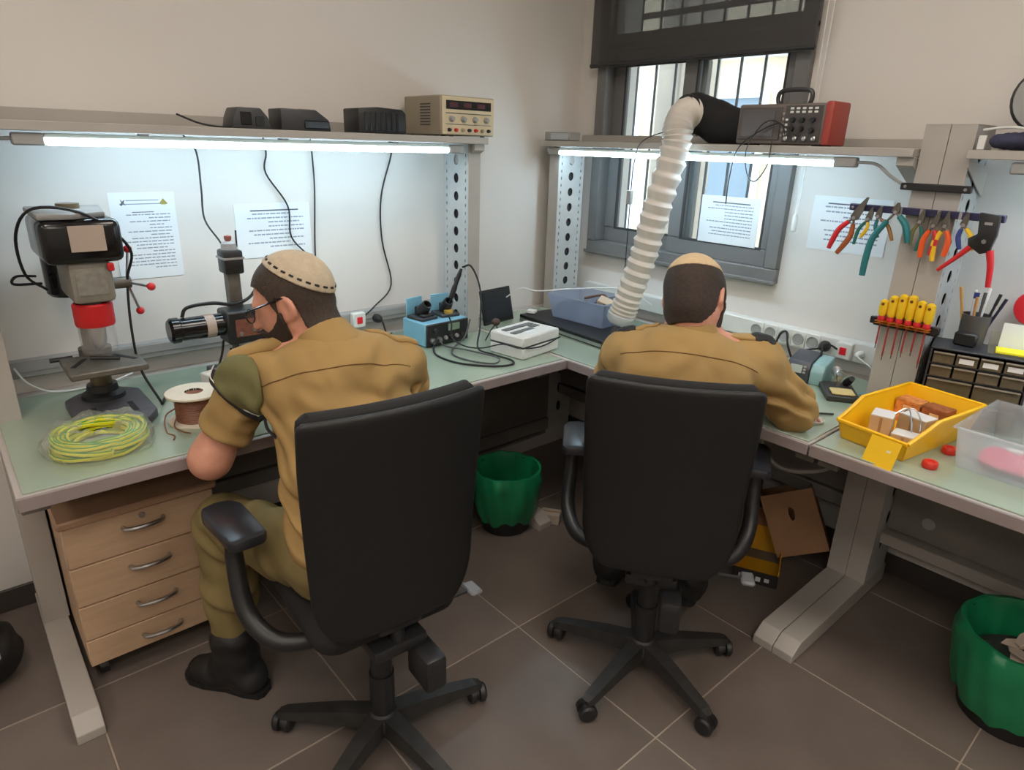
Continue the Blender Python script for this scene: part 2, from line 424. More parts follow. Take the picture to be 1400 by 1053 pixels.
# ================================================================== benches
ZT = .788
def column(parent, ax, at, front, back, w, z0, z1, holes_side, name='upright'):
    """ax 'x': wall A (depth along -x, width along y). ax 'y': wall B (depth along +y, width along x)."""
    u = bpy.data.objects.new(name, None)
    m = MB(); pl = MB()
    d = abs(back-front)
    L = []
    n = int((z1-.83)/.075)
    for i in range(n): L.append((d*.5, .86+i*.075, .018, .021, 14))
    for i in range(int((z1-.82)/.034)):
        L.append((.022, .84+i*.034, .0035, .009, 4)); L.append((d-.022, .84+i*.034, .0035, .009, 4))
    for i in range(5): L.append((d*.5, .22+i*.11, .016, .03, 12))
    L = [h for h in L if z0+.05 < h[1] < z1-.03]
    # local: X depth from the front, Y up, Z width
    if ax == 'x': fr = lambda wpos: Matrix(((-1, 0, 0, front), (0, 0, 1, wpos), (0, 1, 0, 0), (0, 0, 0, 1)))
    else: fr = lambda wpos: Matrix(((0, 0, 1, wpos), (1, 0, 0, front), (0, 1, 0, 0), (0, 0, 0, 1)))
    lo, hi = at, at+w
    F = fr(0)
    m.box(0, .004, z0, z1, lo, hi, 0, F)                       # front flange (local y is up here)
    hp = hi-.004 if holes_side > 0 else lo
    op = lo if holes_side > 0 else hi-.004
    m.box(.004, d, z0, z1, op, op+.004, 0, F)
    m.box(d-.004, d, z0, z1, lo+.004, hi-.004, 0, F)
    o = m.build(name, steel_m, parent, smooth=False)
    pl.plate_holes(.004, d, z0, z1, L, .003, fr(hp+.0005))
    pl.build('perforated_plate', steel_hole, o, smooth=False)
    # dark inner tube that shows behind the holes
    im = MB(); im.box(.03, d-.03, z0+.02, z1-.02, lo+.012, hi-.012, 0, F); im.build('inner_tube', char_m, o, smooth=False)
    cp = MB(); cp.box(-.001, d, z1, z1+.004, lo, hi, 0, F); cp.build('end_cap', steel_m, o, smooth=False)
    return o
def foot(parent, ax, at, front, back, w):
    prof = [(0, 0), (0, .03), (.05, .062), (abs(back-front), .075), (abs(back-front), 0)]   # depth from the front, height
    if ax == 'x': F = Matrix(((-1, 0, 0, front), (0, 0, 1, at), (0, 1, 0, 0), (0, 0, 0, 1)))
    else: F = Matrix(((0, 0, 1, at), (1, 0, 0, front), (0, 1, 0, 0), (0, 0, 0, 1)))
    return MB().prism(prof, 0, w, F, .003).build('foot', steel_m, parent, smooth=False)
# ---- bench along the left wall
bA = thing('workbench', (0, 0, 0), 0, 'grey steel workbench along the plain wall, birch drawer cabinet under it', 'workbench')
MB().box(XW+.005, -1.782, .030, 1.862, .752, .782, .002).build('worktop', top_m, bA)
MB().box(-1.786, -1.776, .028, 1.862, .748, .784, .002).build('edge_band', edge_m, bA)
MB().box(-2.535, -1.80, .045, 1.855, .782, .7865, .001).build('green_mat', mat_green, bA)
column(bA, 'x', .032, -2.33, -2.51, .07, .07, 1.72, 1)
column(bA, 'x', 1.775, -2.33, -2.51, .062, .07, 1.60, -1)
foot(bA, 'x', .028, -1.80, -2.53, .07); foot(bA, 'x', 1.775, -1.80, -2.53, .07)
for i, y in enumerate((.035, 1.776)): MB().box(-2.36, -1.86, y, y+.06, .70, .75, .002).build('bracket_arm', under_m, bA, smooth=False)
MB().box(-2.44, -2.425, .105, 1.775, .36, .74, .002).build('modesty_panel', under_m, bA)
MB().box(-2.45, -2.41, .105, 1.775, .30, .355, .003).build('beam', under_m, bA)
sh = MB(); sh.box(-2.575, -2.285, -.55, 1.845, 1.600, 1.626, .002); o = sh.build('shelf', steel_m, bA)
MB().box(-2.592, -2.575, -.55, 1.845, 1.600, 1.665, .002).build('shelf_back_lip', steel_m, o)
for y in (.04, 1.785):
    MB().prism([(0, 0), (.0, .09), (.20, .115), (.20, .09)], 0, .05, Matrix(((1, 0, 0, -2.50), (0, 0, 1, y), (0, 1, 0, 1.485), (0, 0, 0, 1)))).build('shelf_bracket', steel_m, bA, smooth=False)
MB().box(XW, -2.555, .11, 1.77, .842, .897, .004).build('trunking', alu_m, bA)
MB().box(-2.556, -2.552, .11, 1.77, .862, .892, .001).build('trunking_cover', alu_m, bA)
# ---- bench along the window wall
bB = thing('workbench', (0, 0, 0), 0, 'grey steel workbench under the window, ending at the tool column', 'workbench')
MB().box(XW+.005, -.768, 1.868, YW-.005, .752, .782, .002).build('worktop', top_m, bB)
MB().box(-1.776, -.766, 1.862, 1.872, .748, .784, .002).build('edge_band', edge_m, bB)
MB().box(-2.53, -.775, 1.885, 2.62, .782, .7865, .001).build('green_mat', mat_green, bB)
column(bB, 'y', -2.51, 2.42, 2.60, .066, .07, 1.60, 1)
column(bB, 'y', -.832, 2.42, 2.60, .070, .07, 1.695, -1)
foot(bB, 'y', -2.51, 1.885, 2.63, .066); foot(bB, 'y', -.832, 1.885, 2.63, .070)
for x in (-2.505, -.828): MB().box(x, x+.06, 1.93, 2.43, .70, .75, .002).build('bracket_arm', under_m, bB, smooth=False)
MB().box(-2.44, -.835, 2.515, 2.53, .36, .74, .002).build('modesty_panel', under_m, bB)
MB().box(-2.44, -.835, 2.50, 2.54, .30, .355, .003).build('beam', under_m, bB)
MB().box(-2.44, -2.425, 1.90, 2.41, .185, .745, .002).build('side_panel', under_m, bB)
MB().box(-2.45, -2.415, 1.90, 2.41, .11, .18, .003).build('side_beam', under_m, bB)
o = MB().box(-2.535, -.835, 2.375, 2.665, 1.600, 1.626, .002).build('shelf', steel_m, bB)
MB().box(-2.535, -.835, 2.665, 2.680, 1.600, 1.660, .002).build('shelf_back_lip', steel_m, o)
for x in (-2.50, -.885):
    MB().prism([(0, 0), (.0, .09), (-.20, .115), (-.20, .09)], 0, .05, Matrix(((0, 0, 1, x), (1, 0, 0, 2.59), (0, 1, 0, 1.485), (0, 0, 0, 1)))).build('shelf_bracket', steel_m, bB, smooth=False)
MB().box(-2.44, -.835, 2.645, YW, .838, .915, .004).build('trunking', white_p, bB)
# ---- bench continuing to the right
bC = thing('workbench', (0, 0, 0), 0, 'grey steel workbench holding the black drawer organizer, beyond the tool column', 'workbench')
MB().box(-.7612, 1.25, 1.868, YW-.005, .752, .782, .002).build('worktop', top_m, bC)
MB().box(-.7612, 1.25, 1.862, 1.872, .748, .784, .002).build('edge_band', edge_m, bC)
MB().box(-.755, 1.24, 1.885, 2.62, .782, .7865, .001).build('green_mat', mat_green, bC)
column(bC, 'y', -.760, 2.42, 2.60, .070, .07, 1.695, 1)
column(bC, 'y', 1.17, 2.42, 2.60, .070, .07, 1.695, -1)
foot(bC, 'y', -.760, 1.885, 2.63, .070); foot(bC, 'y', 1.17, 1.885, 2.63, .070)
for x in (-.755, 1.175): MB().box(x, x+.06, 1.93, 2.43, .70, .75, .002).build('bracket_arm', under_m, bC, smooth=False)
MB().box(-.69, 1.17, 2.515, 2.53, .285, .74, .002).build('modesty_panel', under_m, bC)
MB().box(-.69, 1.17, 2.47, 2.53, .235, .28, .003).build('beam', steel_m, bC)
for x, z in ((-.56, .36), (.1, .36)): MB().cyl((x, 2.5155, z), (x, 2.512, z), .022, n=20).build('cable_grommet', grey_p, bC)
o = MB().box(-.69, 1.25, 2.375, 2.665, 1.600, 1.626, .002).build('shelf', steel_m, bC)
MB().box(-.69, 1.25, 2.665, 2.680, 1.600, 1.660, .002).build('shelf_back_lip', steel_m, o)
for x in (-.685, 1.11):
    MB().prism([(0, 0), (.0, .09), (-.20, .115), (-.20, .09)], 0, .004, Matrix(((0, 0, 1, x), (1, 0, 0, 2.59), (0, 1, 0, 1.485), (0, 0, 0, 1)))).build('shelf_bracket', steel_m, bC, smooth=False)

# ---- LED tubes under the shelves
def led_lamp(p0, p1, label, ends=('cable', None)):
    """p0 -> p1 lamp ends at the axis"""
    p0 = Vector(p0); p1 = Vector(p1); d = p1-p0; L = d.length
    t = thing('led_lamp', p0, math.atan2(d.y, d.x), label, 'lamp', 'LED lamps under the shelves')
    MB().box(0, L, -.014, .014, -.014, .004, .006, seg=2).build('tube', led_m, t)
    MB().box(0, L, -.016, .016, .005, .018, .003).build('housing', M('lamp_housing', (205, 222, 220), .4), t)
    for x, s in ((0, -1), (L, 1)):
        MB().box(min(x, x+s*.075), max(x, x+s*.075), -.016, .016, -.015, .018, .004).build('end_cap', grey_p, t)
    for x in (.25, L*.5, L-.25): MB().box(x-.012, x+.012, -.017, .017, .017, .0225).build('clip', grey_p, t)
    return t
led_lamp((-2.315, .295, 1.577), (-2.315, 1.655, 1.577), 'long white LED tube lamp under the shelf with the battery chargers')
led_lamp((-2.415, 2.40, 1.577), (-1.085, 2.40, 1.577), 'long white LED tube lamp under the shelf crossing the window')
led_lamp((-.50, 2.40, 1.577), (.85, 2.40, 1.577), 'white LED tube lamp under the shelf right of the tool column')

# ================================================================== things on the left bench
ZS = .7868                                   # top of the green mat
# ---- drill press
dp = thing('drill_press', (-2.22, .32, ZS), 0, 'bench drill press with black belt housing and red chuck guard', 'drill press')
paint_d = M('dark_machine_paint', (74, 72, 78), .5, var=.2, vscale=30)
b = MB().prism([(-.17, -.06), (-.12, -.105), (.10, -.105), (.16, -.07), (.16, .07), (.10, .105), (-.12, .105), (-.17, .06)], 0, .028, None, .006).build('base_plate', paint_d, dp)
for y in (-.05, .05): MB().box(.0, .09, y-.008, y+.008, .0275, .0288).build('slot', black_soft, b)
MB().lathe([(.062, .028), (.06, .04), (.045, .05), (.042, .07), (.0, .07)], 24, TR(-.10, 0, 0)).build('column_collar', black_p, dp)
MB().cyl((-.10, 0, .05), (-.10, 0, .62), .030, n=24).build('column', M('oily_steel_column', (118, 104, 82), .35, metal=.7, var=.25, vscale=25), dp)
tb = MB().box(-.085, .105, -.10, .10, .152, .172, .004).build('table', cast_m, dp)
for y in (-.055, .055): MB().box(-.02, .07, y-.007, y+.007, .1722, .1732, 0, RZ(.5 if y > 0 else -.5)).build('slot', black_soft, tb)
MB().cyl((-.10, 0, .135), (-.10, 0, .19), .045, n=20).build('table_bracket', cast_m, tb)
MB().cyl((-.12, -.06, .16), (-.12, -.12, .16), .007, n=8).build('clamp_screw', black_p, tb)
MB().cyl((.0, -.03, .185), (.03, .04, .18), .006, n=8).build('drift_key', black_p, tb)
hd = MB(); hd.box(-.16, .055, -.050, .058, .355, .475, .014, seg=2); hd.build('head', M('grey_machine_casting', (128, 124, 114), .45, var=.15, vscale=20), dp)
MB().box(.0555, .0570, -.035, .04, .38, .455).build('rating_plate', M('brushed_plate', (150, 148, 140), .4, metal=.5, var=.15, vscale=60), dp)
bc = MB().box(-.20, .075, -.10, .095, .470, .590, .022, seg=3).build('belt_housing', black_gloss, dp)
MB().box(.076, .0775, -.035, .05, .505, .575).build('label', M('dull_label', (168, 152, 140), .6), bc)
MB().prism([(-.2, -.098), (.06, -.098), (.07, -.02), (.02, .07), (-.19, .093)], .590, .606, None, .005).build('housing_lid', M('grey_lid', (132, 130, 128), .5, var=.1), bc)
MB().lathe([(.0, 0), (.06, .0), (.068, .01), (.068, .15), (.06, .165), (0, .165)], 24, TR(-.25, -.01, .33)).build('motor', black_gloss, dp)
MB().box(.055, .068, .045, .062, .445, .468, .003).build('switch', red_p, dp)
MB().cyl((.0, 0, .29), (.0, 0, .36), .024, n=20).build('spindle_quill', steel_br, dp)
MB().lathe([(.006, .205), (.014, .215), (.022, .235), (.024, .27), (.020, .29), (0, .29)], 20).build('chuck', steel_br, dp)
g = MB(); g.lathe([(.050, .283), (.052, .29), (.052, .345), (.047, .35), (.043, .35), (.043, .283)], 28, caps=False); gu = g.build('chuck_guard', red_p, dp)
MB().lathe([(.047, .205), (.047, .29)], 28, caps=False).build('guard_shield', glassy('clear_guard', (240, 240, 240), .18), gu)
MB().cyl((-.03, .05, .392), (-.03, .115, .392), .017, n=18).build('feed_hub', cast_m, dp)
for i in range(3):
    p = Vector((-.03, .105, .392)); e = Vector(((-.05, .125, .487), (.055, .150, .388), (-.05, .132, .297))[i])
    lv = MB().cyl(p, e, .0042, n=8).build('feed_lever', steel_br, dp); MB().ell(e, (.012, .012, .012), 14, 8).build('knob', red_p, lv)
MB().tube([(-.2, -.08, .36), (-.15, -.13, .42), (-.1, -.135, .54), (-.02, -.09, .615), (.06, .02, .60), (.03, .115, .5), (-.02, .105, .40), (.0, .09, .26), (-.02, .10, .12), (.02, .135, .01)], .0042, 6).build('power_cable', black_soft, dp)
MB().tube([(-.2, -.09, .38), (-.17, -.16, .39), (-.18, -.15, .41), (-.22, -.1, .4)], .004, 6).build('cable_tie_loop', black_soft, dp)
# cable from the press along the mat
c = MB().tube([(-2.20, .455, ZS+.006), (-2.28, .50, ZS+.005), (-2.33, .62, ZS+.005), (-2.34, .72, ZS+.01), (-2.37, .74, ZS+.1)], .004, 6).build('power_cable', black_soft); tag(c, 'thin black cable lying on the green mat behind the wire spool', 'cable')

# ---- coil of earth wire in a bag
cw = thing('wire_coil', (-1.985, .245, ZS), .3, 'coil of yellow and green wire wrapped in clear plastic', 'wire coil')
yel_w = M('yellow_wire', (214, 208, 40), .4); grn_w = M('green_wire', (60, 142, 48), .4)
pts = []; pts2 = []
for i in range(15*24):
    a = 2*PI*i/24; k = i/24
    lay = int(k) // 5; r = .074+(int(k) % 5)*.0095+.004*math.sin(k*7.1); z = .010+lay*.0155+.004*math.sin(a*2+k*3)
    pts.append((r*math.cos(a), r*math.sin(a), z)); pts2.append(((r+.0016)*math.cos(a), (r+.0016)*math.sin(a), z+.0046))
MB().tube(pts, .0058, 6, sub=1).build('wire', yel_w, cw)
MB().tube(pts2, .0024, 5, sub=1).build('green_stripe', grn_w, cw)
wr = MB(); n = 40; prof = [(.045, .062), (.075, .068), (.112, .064), (.130, .045), (.136, .02), (.128, .003)]
vs = []; fs = []
for r, z in prof:
    for i in range(n):
        a = 2*PI*i/n; w_ = 1+.035*math.sin(5*a+r*90)+.025*math.sin(11*a+z*200); vs.append((r*w_*math.cos(a), r*w_*math.sin(a), max(.001, z*(1+.12*math.sin(7*a+r*60)))))
for j in range(len(prof)-1):
    for i in range(n): fs.append((j*n+i, j*n+(i+1) % n, (j+1)*n+(i+1) % n, (j+1)*n+i))
wr.add(vs, fs); wr.build('plastic_wrap', glassy('crinkled_film', (245, 245, 242), .20, .28), cw)

# ---- spool
sp = thing('wire_spool', (-2.02, .508, ZS), 0, 'cardboard wire spool wound with brown wire', 'wire spool')
card_m = M('spool_cardboard', (214, 204, 186), .8, var=.05)
for z in (0, .086):
    MB().lathe([(.026, z), (.079, z), (.080, z+.003), (.079, z+.006), (.026, z+.006), (.026, z)], 32, caps=False).build('flange', card_m, sp)
MB().lathe([(.056, .006)]+[(.056+.002*(i % 2), .006+.003*i) for i in range(1, 27)]+[(.056, .086)], 28).build('winding', M('brown_wire', (128, 82, 60), .45, var=.15, vscale=60), sp)
MB().lathe([(.026, 0), (.026, .092)], 24, caps=False).build('core_tube', M('dark_core', (70, 66, 62), .8), sp)
MB().tube([(.0, -.055, .05), (.02, -.09, .04), (.05, -.10, .003), (.09, -.09, .003), (.12, -.10, .004)], .0022, 5).build('loose_end', M('brown_wire', (0, 0, 0)), sp)
MB().tube([(.01, -.056, .03), (.04, -.075, .01), (.07, -.065, .003), (.10, -.05, .003)], .0022, 5).build('loose_end', M('brown_wire', (0, 0, 0)), sp)
bx = MB().box(-.045, .045, -.03, .03, 0, .075, .003).build('parts_box', white_p); bx.location = (-2.20, .63, ZS); bx.rotation_euler = (0, 0, .3); tag(bx, 'small white box behind the wire spool', 'box')

# ---- second machine (small press with a horizontal motor)
mp = thing('motor_press', (-2.33, .76, ZS), 0, 'small press with a horizontal black motor on a grey post', 'press')
MB().prism([(-.12, -.09), (.12, -.09), (.12, .09), (-.12, .09)], 0, .025, None, .005).build('base_plate', paint_d, mp)
MB().box(-.025, .012, -.02, .024, .025, .43, .003).build('post', cast_m, mp)
h = MB().box(-.035, .04, -.032, .032, .375, .455, .008, seg=2).build('top_head', black_p, mp)
MB().box(-.037, .042, -.034, .034, .425, .432).build('trim_band', grey_p, h)
MB().lathe([(.026, .455), (.024, .475), (.012, .482), (0, .482)], 16).build('cap', grey_p, h)
MB().lathe([(.008, .482), (.012, .49), (.012, .50), (0, .503)], 12).build('knob', M('copper_knob', (150, 90, 80), .4), h)
MB().cyl((-.01, .03, .46), (-.01, .032, .515), .003, n=6).build('pin', black_p, h)
MB().lathe_at((.05, -.235, .215), (.05, -.06, .215), [(0, 0), (.034, .0), (.042, .008), (.042, .03), (.038, .034), (.038, .175), (0, .175)], 26).build('motor', black_gloss, mp)
MB().lathe_at((.05, -.125, .215), (.05, -.095, .215), [(.0386, 0), (.0392, .001), (.0392, .029), (.0386, .03)], 26).build('motor_label', M('dull_label', (0, 0, 0)), mp)
gb = MB().box(.0, .10, -.065, .075, .15, .262, .006).build('gearbox', black_p, mp)
MB().box(.1005, .103, -.04, .06, .175, .235).build('copper_panel', M('copper_panel', (140, 92, 80), .35, metal=.4, var=.25, vscale=40), gb)
for x, z in ((-.025, .185), (.02, .195), (.045, .185)): MB().lathe_at((.103, x, z), (.108, x, z), [(.008, 0), (.006, .005), (0, .005)], 12).build('screw', steel_br, gb)
MB().cyl((.05, .0, .06), (.05, .0, .15), .018, n=16).build('spindle', steel_br, mp)
MB().box(-.01, .06, -.03, .03, .025, .07, .004).build('vise', cast_m, mp)
MB().tube([(.05, -.19, .255), (.05, -.17, .285), (.05, -.09, .29), (.04, -.02, .275), (.03, .04, .29), (.0, .09, .33)], .006, 6).build('motor_cable', black_soft, mp)
MB().tube([(.02, -.06, .15), (.03, -.075, .10), (.02, -.10, .03), (.0, -.12, .006)], .004, 6).build('power_cable', black_soft, mp)

# ---- cables hanging on the wall
def cable(pts, r, label, mat=black_soft, name='hanging_cable', cat='cable', group=None, n=6):
    o = MB().tube(pts, r, n).build(name, mat); return tag(o, label, cat, group)
cable([(-2.585, .735, 1.60), (-2.54, .757, 1.547), (-2.52, .752, 1.423), (-2.50, .745, 1.324), (-2.42, .765, 1.25), (-2.37, .76, 1.20)], .0032, 'black cable running down the wall to the grey press post')
cable([(-2.592, 1.015, 1.60), (-2.585, 1.018, 1.544), (-2.585, 1.01, 1.474), (-2.585, 1.085, 1.352), (-2.585, 1.09, 1.232), (-2.585, 1.172, 1.133), (-2.585, 1.252, .994), (-2.575, 1.255, .92)], .0032, 'black cable bending across the landscape notice on the wall')
cable([(-2.592, 1.20, 1.60), (-2.585, 1.20, 1.547), (-2.588, 1.202, 1.41), (-2.588, 1.185, 1.13), (-2.58, 1.20, .93)], .0030, 'straight black cable hanging beside the landscape notice')
cable([(-2.592, 1.56, 1.60), (-2.585, 1.555, 1.543), (-2.585, 1.50, 1.375), (-2.585, 1.497, 1.191), (-2.585, 1.535, .994), (-2.56, 1.43, .91), (-2.54, 1.34, .86), (-2.5, 1.28, .80)], .0034, 'bowed black cable hanging on the wall near the perforated upright')
cable([(-2.54, .12, .885), (-2.52, .15, .83), (-2.50, .22, .796), (-2.51, .36, .795), (-2.55, .45, .80)], .0035, 'white cable lying behind the drill press', white_p)
cable([(-2.315, .22, 1.58), (-2.33, .15, 1.575), (-2.35, .02, 1.57), (-2.37, -.15, 1.575)], .005, 'grey lamp cable leaving the LED tube above the drill press', grey_p)

# ---- notices
def notice(name, loc, rz, w_, h_, label, head, lines, logos=False, tilt=0., sleeve=False, seed=1, mat=None):
    """a sheet in local XZ facing -Y"""
    r = random.Random(seed)
    t = thing(name, loc, rz, label, 'notice', 'laminated notices'); t.rotation_euler = (0, tilt, rz)
    MB().box(-w_/2, w_/2, -.0012, 0, -h_/2, h_/2).build('sheet', mat or paper_m, t, smooth=False)
    m = MB(); k = MB()
    y = -.0016; z = h_/2-.028
    if logos:
        for wd in (.5, .62): k.box(-w_*wd/2, w_*wd/2, y, y+.0003, z, z+.003); z -= .012
        em = MB(); em.prism([(-.010, -.006), (-.003, 0), (-.006, .011), (0, .004), (.008, .010), (.004, -.001), (.010, -.010), (.001, -.005), (-.004, -.011)], 0, .0004, Matrix(((1, 0, 0, -w_*.30), (0, 0, -1, y), (0, 1, 0, h_/2-.033), (0, 0, 0, 1)))); em.build('bird_emblem', ink_m, t, smooth=False)
        em = MB(); em.prism([(-.014, -.006), (-.006, .004), (0, .012), (.006, .004), (.014, -.006), (.006, -.009), (-.006, -.009)], 0, .0004, Matrix(((1, 0, 0, w_*.32), (0, 0, -1, y), (0, 1, 0, h_/2-.033), (0, 0, 0, 1)))); em.build('crest_emblem', M('crest_ink', (150, 140, 70), .8), t, smooth=False)
        z -= .014
    if head:
        m.box(-w_*.30, w_*.34, y, y+.0003, z-.002, z+.003); z -= .012
    else:
        m.box(-w_*.18, w_*.15, y, y+.0003, z-.001, z+.0015); z -= .008
    step = (z+h_/2-.025)/lines
    for i in range(lines):
        a = -w_*.38+(r.random()*.04 if r.random() < .7 else .09); e = w_*.40-(0 if r.random() < .6 else r.random()*.06)
        x = a
        while x < e:
            l = min(.006+r.random()*.016, e-x); k.box(x, x+l, y, y+.0003, z-step*.16, z+step*.16); x += l+.003
        z -= step
    m.build('heading', ink_m, t, smooth=False); k.build('text_lines', ink_l, t, smooth=False)
    if sleeve: MB().box(-w_/2-.008, w_/2+.008, -.0028, -.0022, -h_/2-.008, h_/2+.008).build('plastic_sleeve', lam_m, t, smooth=False)
    return t
notice('notice', (XW+.001, .578, 1.267), -PI/2, .205, .292, 'portrait notice with two emblems behind the drill press', False, 17, True, seed=3)
for o in [bpy.data.objects['notice']]: o.rotation_euler = (0, 0, PI/2)
t = notice('notice', (XW+.001, 1.03, 1.262), PI/2, .297, .205, 'landscape notice on the wall crossed by hanging cables', True, 9, seed=5)
t = notice('notice', (-1.64, YW+.026, 1.313), 0, .29, .205, 'landscape notice stuck to the window pane', True, 10, seed=8, sleeve=False)
t.location = (-1.64, YW-.008, 1.313)
t = notice('notice', (-1.125, YW-.001, 1.345), 0, .298, .208, 'landscape notice on the wall behind the pliers', True, 8, seed=9)

# ---- chargers on the shelf
SH = 1.6265
def charger(y, w_, h_, label, kind):
    t = thing('battery_charger', (-2.41, y, SH), 0, label, 'charger', 'battery chargers on the shelf')
    if kind == 0:
        MB().prism([(-w_/2, 0), (-w_/2+.008, h_*.55), (-w_/2+.022, h_), (w_/2-.035, h_), (w_/2-.010, h_*.55), (w_/2, 0)], -.05, .05, Matrix(((0, 0, 1, 0), (1, 0, 0, 0), (0, 1, 0, 0), (0, 0, 0, 1))), .005).build('body', char_m, t)
        MB().box(.0505, .053, -w_*.28, -.002, .012, h_-.014, .002).build('battery_slot', black_gloss, t)
        MB().box(.0505, .052, .012, w_*.30, .010, h_*.6, .002).build('panel', black_p, t)
    elif kind == 1:
        MB().prism([(-w_/2, 0), (-w_/2, h_), (w_*.2, h_), (w_/2-.008, h_*.55), (w_/2, .004), (w_/2-.004, 0)], -.055, .055, Matrix(((0, 0, 1, 0), (1, 0, 0, 0), (0, 1, 0, 0), (0, 0, 0, 1))), .005).build('body', char_m, t)
        MB().box(.0555, .058, -.01, w_*.45, .008, h_*.5, .003).build('panel', black_gloss, t)
        MB().box(-.02, .02, -.01, .03, h_-.002, h_+.002).build('red_label', M('dull_red', (110, 50, 50), .6), t)
    else:
        MB().prism([(-w_/2, 0), (-w_/2, h_*.92), (-w_*.1, h_), (w_*.42, h_*.95), (w_/2, h_*.8), (w_/2, 0)], -.06, .06, Matrix(((0, 0, 1, 0), (1, 0, 0, 0), (0, 1, 0, 0), (0, 0, 0, 1))), .005).build('body', black_p, t)
        for i in range(7): MB().box(.0605, .0625, -w_*.38+i*w_*.11, -w_*.38+i*w_*.11+.008, .01, h_*.8).build('fin', black_gloss, t)
    return t
charger(.893, .135, .066, 'small domed black battery charger, its cord trailing on the shelf', 0)
charger(1.083, .185, .070, 'wedge-shaped dark battery charger with red label', 1)
charger(1.385, .205, .093, 'tall ribbed black battery charger beside the power supply', 2)
cable([(-2.36, .823, SH+.004), (-2.34, .77, SH+.003), (-2.36, .72, SH+.012), (-2.40, .67, SH+.036)], .003, 'short black cord sticking up from the shelf edge')
# ---- power supply
ps = thing('power_supply', (-2.33, 1.74, SH), .0, 'beige bench power supply with dark display and knobs', 'power supply')
psu_m = M('beige_grey_case', (150, 140, 122), .5, var=.04); psu_f = M('cream_panel', (196, 182, 150), .5)
MB().box(-.22, .04, -.135, .135, .004, .150, .004).build('case', psu_m, ps)
MB().box(.0402, .0460, -.130, .130, .007, .147, .002).build('front_panel', psu_f, ps)
MB().box(.0461, .0475, -.112, .112, .100, .132).build('display', black_gloss, ps)
for i in range(3): MB().box(.0476, .0479, -.095+i*.068, -.055+i*.068, .108, .125).build('digits', M('dim_red_digits', (70, 14, 16), .4), ps)
MB().box(.0461, .047, -.115, .115, .084, .087).build('stripe', char_m, ps); MB().box(.0461, .047, -.115, .115, .044, .046).build('stripe', char_m, ps)
for i in range(4): MB().lathe_at((.046, -.087+i*.058, .065), (.062, -.087+i*.058, .065), [(.012, 0), (.010, .012), (.008, .016), (0, .016)], 16).build('knob', grey_p, ps)
for i in range(7): MB().lathe_at((.046, -.099+i*.033, .024), (.060, -.099+i*.033, .024), [(.007, 0), (.007, .008), (.005, .014), (0, .014)], 12).build('terminal', [black_p, red_p, psu_m][i % 3], ps)
for i in range(8): MB().box(-.10, -.03, -.1365, -.135, .04+i*.011, .044+i*.011).build('vent_slot', char_m, ps)
for x in (-.2, .02):
    for y in (-.11, .09): MB().cyl((x, y, 0), (x, y, .005), .01, n=10).build('rubber_foot', black_soft, ps)

# ---- blue soldering station
blue_m = M('light_blue_metal', (122, 176, 200), .42, var=.05)
ss = thing('soldering_station', (-2.32, 1.595, ZS), .05, 'light blue soldering station with black front panel', 'soldering station')
MB().box(-.085, .075, -.115, .115, .004, .102, .004).build('case', blue_m, ss)
MB().box(.0752, .084, -.113, .113, .006, .100, .004).build('front_panel', black_p, ss)
MB().box(.0842, .0855, .0, .062, .060, .090).build('display', M('lcd_green', (120, 140, 120), .3), ss)
for i in range(4): MB().lathe_at((.084, -.015+i*.03, .033), (.093, -.015+i*.03, .033), [(.009, 0), (.008, .009), (0, .009)], 12).build('button', [grey_p, char_m][i % 2], ss)
for y in (-.085, -.052): MB().lathe_at((.084, y, .03), (.098, y, .03), [(.014, 0), (.012, .013), (.006, .014), (0, .014)], 16).build('socket', steel_br, ss)
MB().lathe_at((.084, -.07, .07), (.096, -.07, .07), [(.010, 0), (.009, .011), (0, .011)], 14).build('knob', char_m, ss)
for x in (-.07, .06):
    for y in (-.1, .1): MB().cyl((x, y, 0), (x, y, .005), .008, n=8).build('rubber_foot', black_soft, ss)
def iron_holder(loc, rz, label, sponge):
    t = thing('iron_holder', loc, rz, label, 'tool holder')
    MB().box(-.05, .05, -.045, .045, 0, .014, .003).build('base_plate', char_m, t)
    MB().box(-.055, -.05, -.045, .045, 0, .085, .002).build('back_plate', blue_m, t)
    m = MB(); m.lathe([(.024, 0), (.026, .02), (.020, .055), (.016, .056), (.018, .02), (.016, 0)], 18, TR(-.005, 0, .028) @ RY(.75)); m.build('funnel', black_p, t)
    MB().box(-.035, -.015, -.014, .014, .012, .05, .003).build('bracket', black_p, t)
    if sponge: MB().lathe([(.020, .014), (.021, .026), (.017, .029), (0, .029)], 18, TR(.028, .0, 0)).build('wire_sponge', M('brass_sponge', (196, 160, 70), .5, metal=.3, bump=.8, bscale=300), t)
    else: MB().box(.01, .045, -.03, .03, .013, .026, .004).build('tip_tray', black_p, t)
    return t
iron_holder((-2.335, 1.535, ZS+.102), .15, 'black iron holder with blue back plate on the soldering station', False)
iron_holder((-2.335, 1.655, ZS+.102), -.1, 'iron holder with brass wire sponge on the soldering station', True)
ir = thing('soldering_iron', (-2.31, 1.665, ZS+.175), 0, 'black soldering iron resting in its holder on the blue station', 'soldering iron')
MB().lathe_at((0, 0, 0), (.02, .045, .135), [(.004, -.03), (.005, 0), (.011, .005), (.012, .05), (.009, .07), (.010, .11), (.006, .14), (0, .14)], 14).build('handle', black_p, ir)
MB().tube([(.021, .047, .138), (.05, .075, .142), (.10, .085, .05), (.16, .04, -.09), (.21, -.01, -.168), (.31, -.012, -.17), (.41, .0, -.17), (.458, -.035, -.17), (.43, -.115, -.17), (.32, -.195, -.17), (.19, -.205, -.17), (.11, -.165, -.16), (.095, -.13, -.14)], .0042, 6, 8).build('cord', black_soft, ir)
